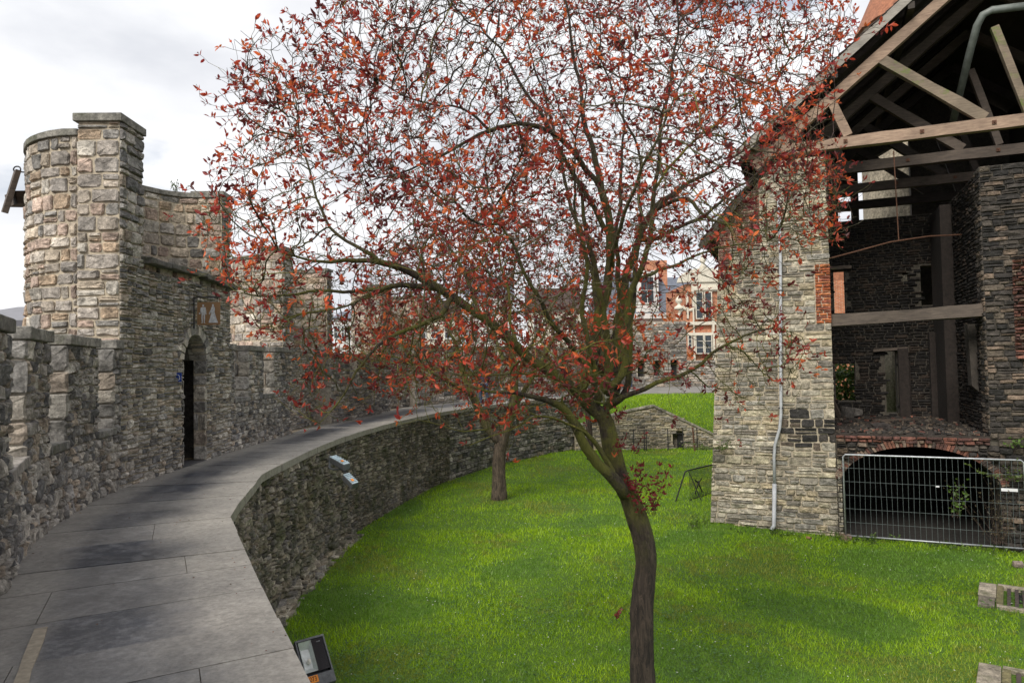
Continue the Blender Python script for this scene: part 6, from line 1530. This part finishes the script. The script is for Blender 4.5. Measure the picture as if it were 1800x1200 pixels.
# pale stone block seen through broken far gable
bt = empty('stone_outbuilding', fpt(5.5, 14), 'pale stone building glimpsed through the broken gable of the hall', 'building')
m = MB(); p = dp(1577, 300, 31); m.box((p[0], p[1], 6.3), (2.3, 2.5, 12.6), rz=-.5, col=(.36, .31, .23)); m.build('wall', STONE_L, bt)
rd_ = empty('brick_house', fpt(3.5, 14), 'orange brick house glimpsed through the upper back window of the hall', 'house')
m = MB(); p = dp(1472, 500, 37); m.box((p[0], p[1], 4.2), (6.5, 2, 8.4), rz=-.4); m.build('wall', BRICKH, rd_)
m = MB(); m.prism([(-3.4, 0), (3.4, 0), (0, 2.0)], (p[0], p[1], 8.4), (math.cos(-.4), math.sin(-.4), 0), (0, 0, 1), (-math.sin(-.4), math.cos(-.4), 0), -1, 1); m.build('roof', bpy.data.materials['red_tile'], rd_)

# ================================================================ PEOPLE
def skin_obj(name, verts, edges, radii, m, parent, root=0, sub=2):
    me = bpy.data.meshes.new(name); me.from_pydata(verts, edges, []); o = link(name, me, m, parent)
    md = o.modifiers.new('skin', 'SKIN'); md.use_smooth_shade = True
    if not me.skin_vertices: pass
    for i, v in enumerate(me.skin_vertices[0].data): v.radius = radii[i] if hasattr(radii[i], '__len__') else (radii[i], radii[i]); v.use_root = (i == root)
    s = o.modifiers.new('sub', 'SUBSURF'); s.levels = sub; s.render_levels = sub
    return o
SKIN = m_plain('skin', (.45, .27, .19), .6, 8, .08, 0)
def person(loc, rz, top, bottom, hair, label, h=1.68):
    r = empty('person', loc, label, 'person'); r.rotation_euler = (0, 0, rz); s = h/1.72
    V = [(0, 0, .95), (0, .0, 1.15), (0, .01, 1.35), (0, .01, 1.47), (0, 0, 1.56), (0, -.01, 1.64), (0, -.01, 1.70),
         (.10, 0, .88), (.11, -.10, .50), (.11, -.06, .09), (.11, -.19, .04), (-.10, 0, .88), (-.11, .08, .48), (-.11, .20, .11), (-.11, .09, .04),
         (.19, .01, 1.39), (.24, .05, 1.13), (.22, -.03, .90), (.22, -.05, .83), (-.19, .01, 1.39), (-.24, -.03, 1.13), (-.22, -.14, .92), (-.22, -.17, .86)]
    Ed = [(0, 1), (1, 2), (2, 3), (3, 4), (4, 5), (5, 6), (0, 7), (7, 8), (8, 9), (9, 10), (0, 11), (11, 12), (12, 13), (13, 14), (2, 15), (15, 16), (16, 17), (17, 18), (2, 19), (19, 20), (20, 21), (21, 22)]
    Rd = [(.15, .11), (.13, .10), (.16, .11), (.055, .055), (.07, .08), (.085, .10), (.06, .07), .085, .058, .042, .035, .085, .058, .042, .035, .055, .042, .032, .03, .055, .042, .032, .03]
    # fingers
    for hnd, tip_ in ((18, V[18]), (22, V[22])):
        for k in range(5):
            dx = (-.022+.011*k); L = (.06, .075, .08, .075, .055)[k] if k else .045
            V.append((tip_[0], tip_[1]+dx, tip_[2]-.03)); V.append((tip_[0], tip_[1]+dx*1.3-.01, tip_[2]-.03-L)); Rd += [.009, .007]; Ed += [(hnd, len(V)-2), (len(V)-2, len(V)-1)]
    V = [(a*s, b*s, c*s) for a, b, c in V]
    o = skin_obj('body', V, Ed, [(q if hasattr(q, '__len__') else (q, q)) for q in Rd], SKIN, r, 0); o.matrix_parent_inverse = Matrix.Identity(4)
    J = [0, 1, 2, 3, 15, 16, 17, 19, 20, 21]; idx = {v: i for i, v in enumerate(J)}
    o = skin_obj('jacket', [V[j] for j in J], [(0, 1), (1, 2), (2, 3), (2, 4), (4, 5), (5, 6), (2, 7), (7, 8), (8, 9)], [(.185, .14), (.165, .13), (.19, .135), (.075, .075), .07, .06, .045, .07, .06, .045], top, r, 0); o.matrix_parent_inverse = Matrix.Identity(4)
    o = skin_obj('trousers', [V[j] for j in (0, 7, 8, 9, 11, 12, 13)], [(0, 1), (1, 2), (2, 3), (0, 4), (4, 5), (5, 6)], [(.15, .12), .105, .075, .062, .105, .075, .062], bottom, r, 0); o.matrix_parent_inverse = Matrix.Identity(4)
    m = MB(); m.lathe([(.03, -.13), (.088, -.08), (.105, 0), (.09, .07), (.04, .11)], (0, .02, 1.67), 14); m.v = [(a*s, b*s, c*s) for a, b, c in m.v]; o = m.build('hair', hair, r, smooth=True); o.matrix_parent_inverse = Matrix.Identity(4)
    for c3 in ((.11, -.15, .035), (-.11, .14, .045)): m = MB(); m.box([q*s for q in c3], (.09*s, .26*s, .07*s)); o = m.build('shoe', BLK, r, bevel=.02); o.matrix_parent_inverse = Matrix.Identity(4)
NAVY = m_plain('navy_cloth', (.015, .02, .05), .8, 10, .2, 0); JEAN = m_plain('denim', (.04, .06, .12), .8, 12, .2, 0); PURP = m_plain('blue_violet_cloth', (.06, .05, .22), .8, 10, .2, 0)
HAIR = m_plain('brown_hair', (.05, .03, .02), .7, 12, .2, 0)
g = gp(1107, 684, WZ); person((g[0], g[1], WZ+.005), R_(70), NAVY, JEAN, HAIR, 'person in a dark navy jacket and jeans walking on the distant walkway', 1.66)
g = gp(851, 713, WZ); person((g[0], g[1], WZ+.005), R_(200), PURP, JEAN, HAIR, 'person in a violet-blue top half hidden by branches above the middle tree', 1.68)
bpy.context.view_layer.update()
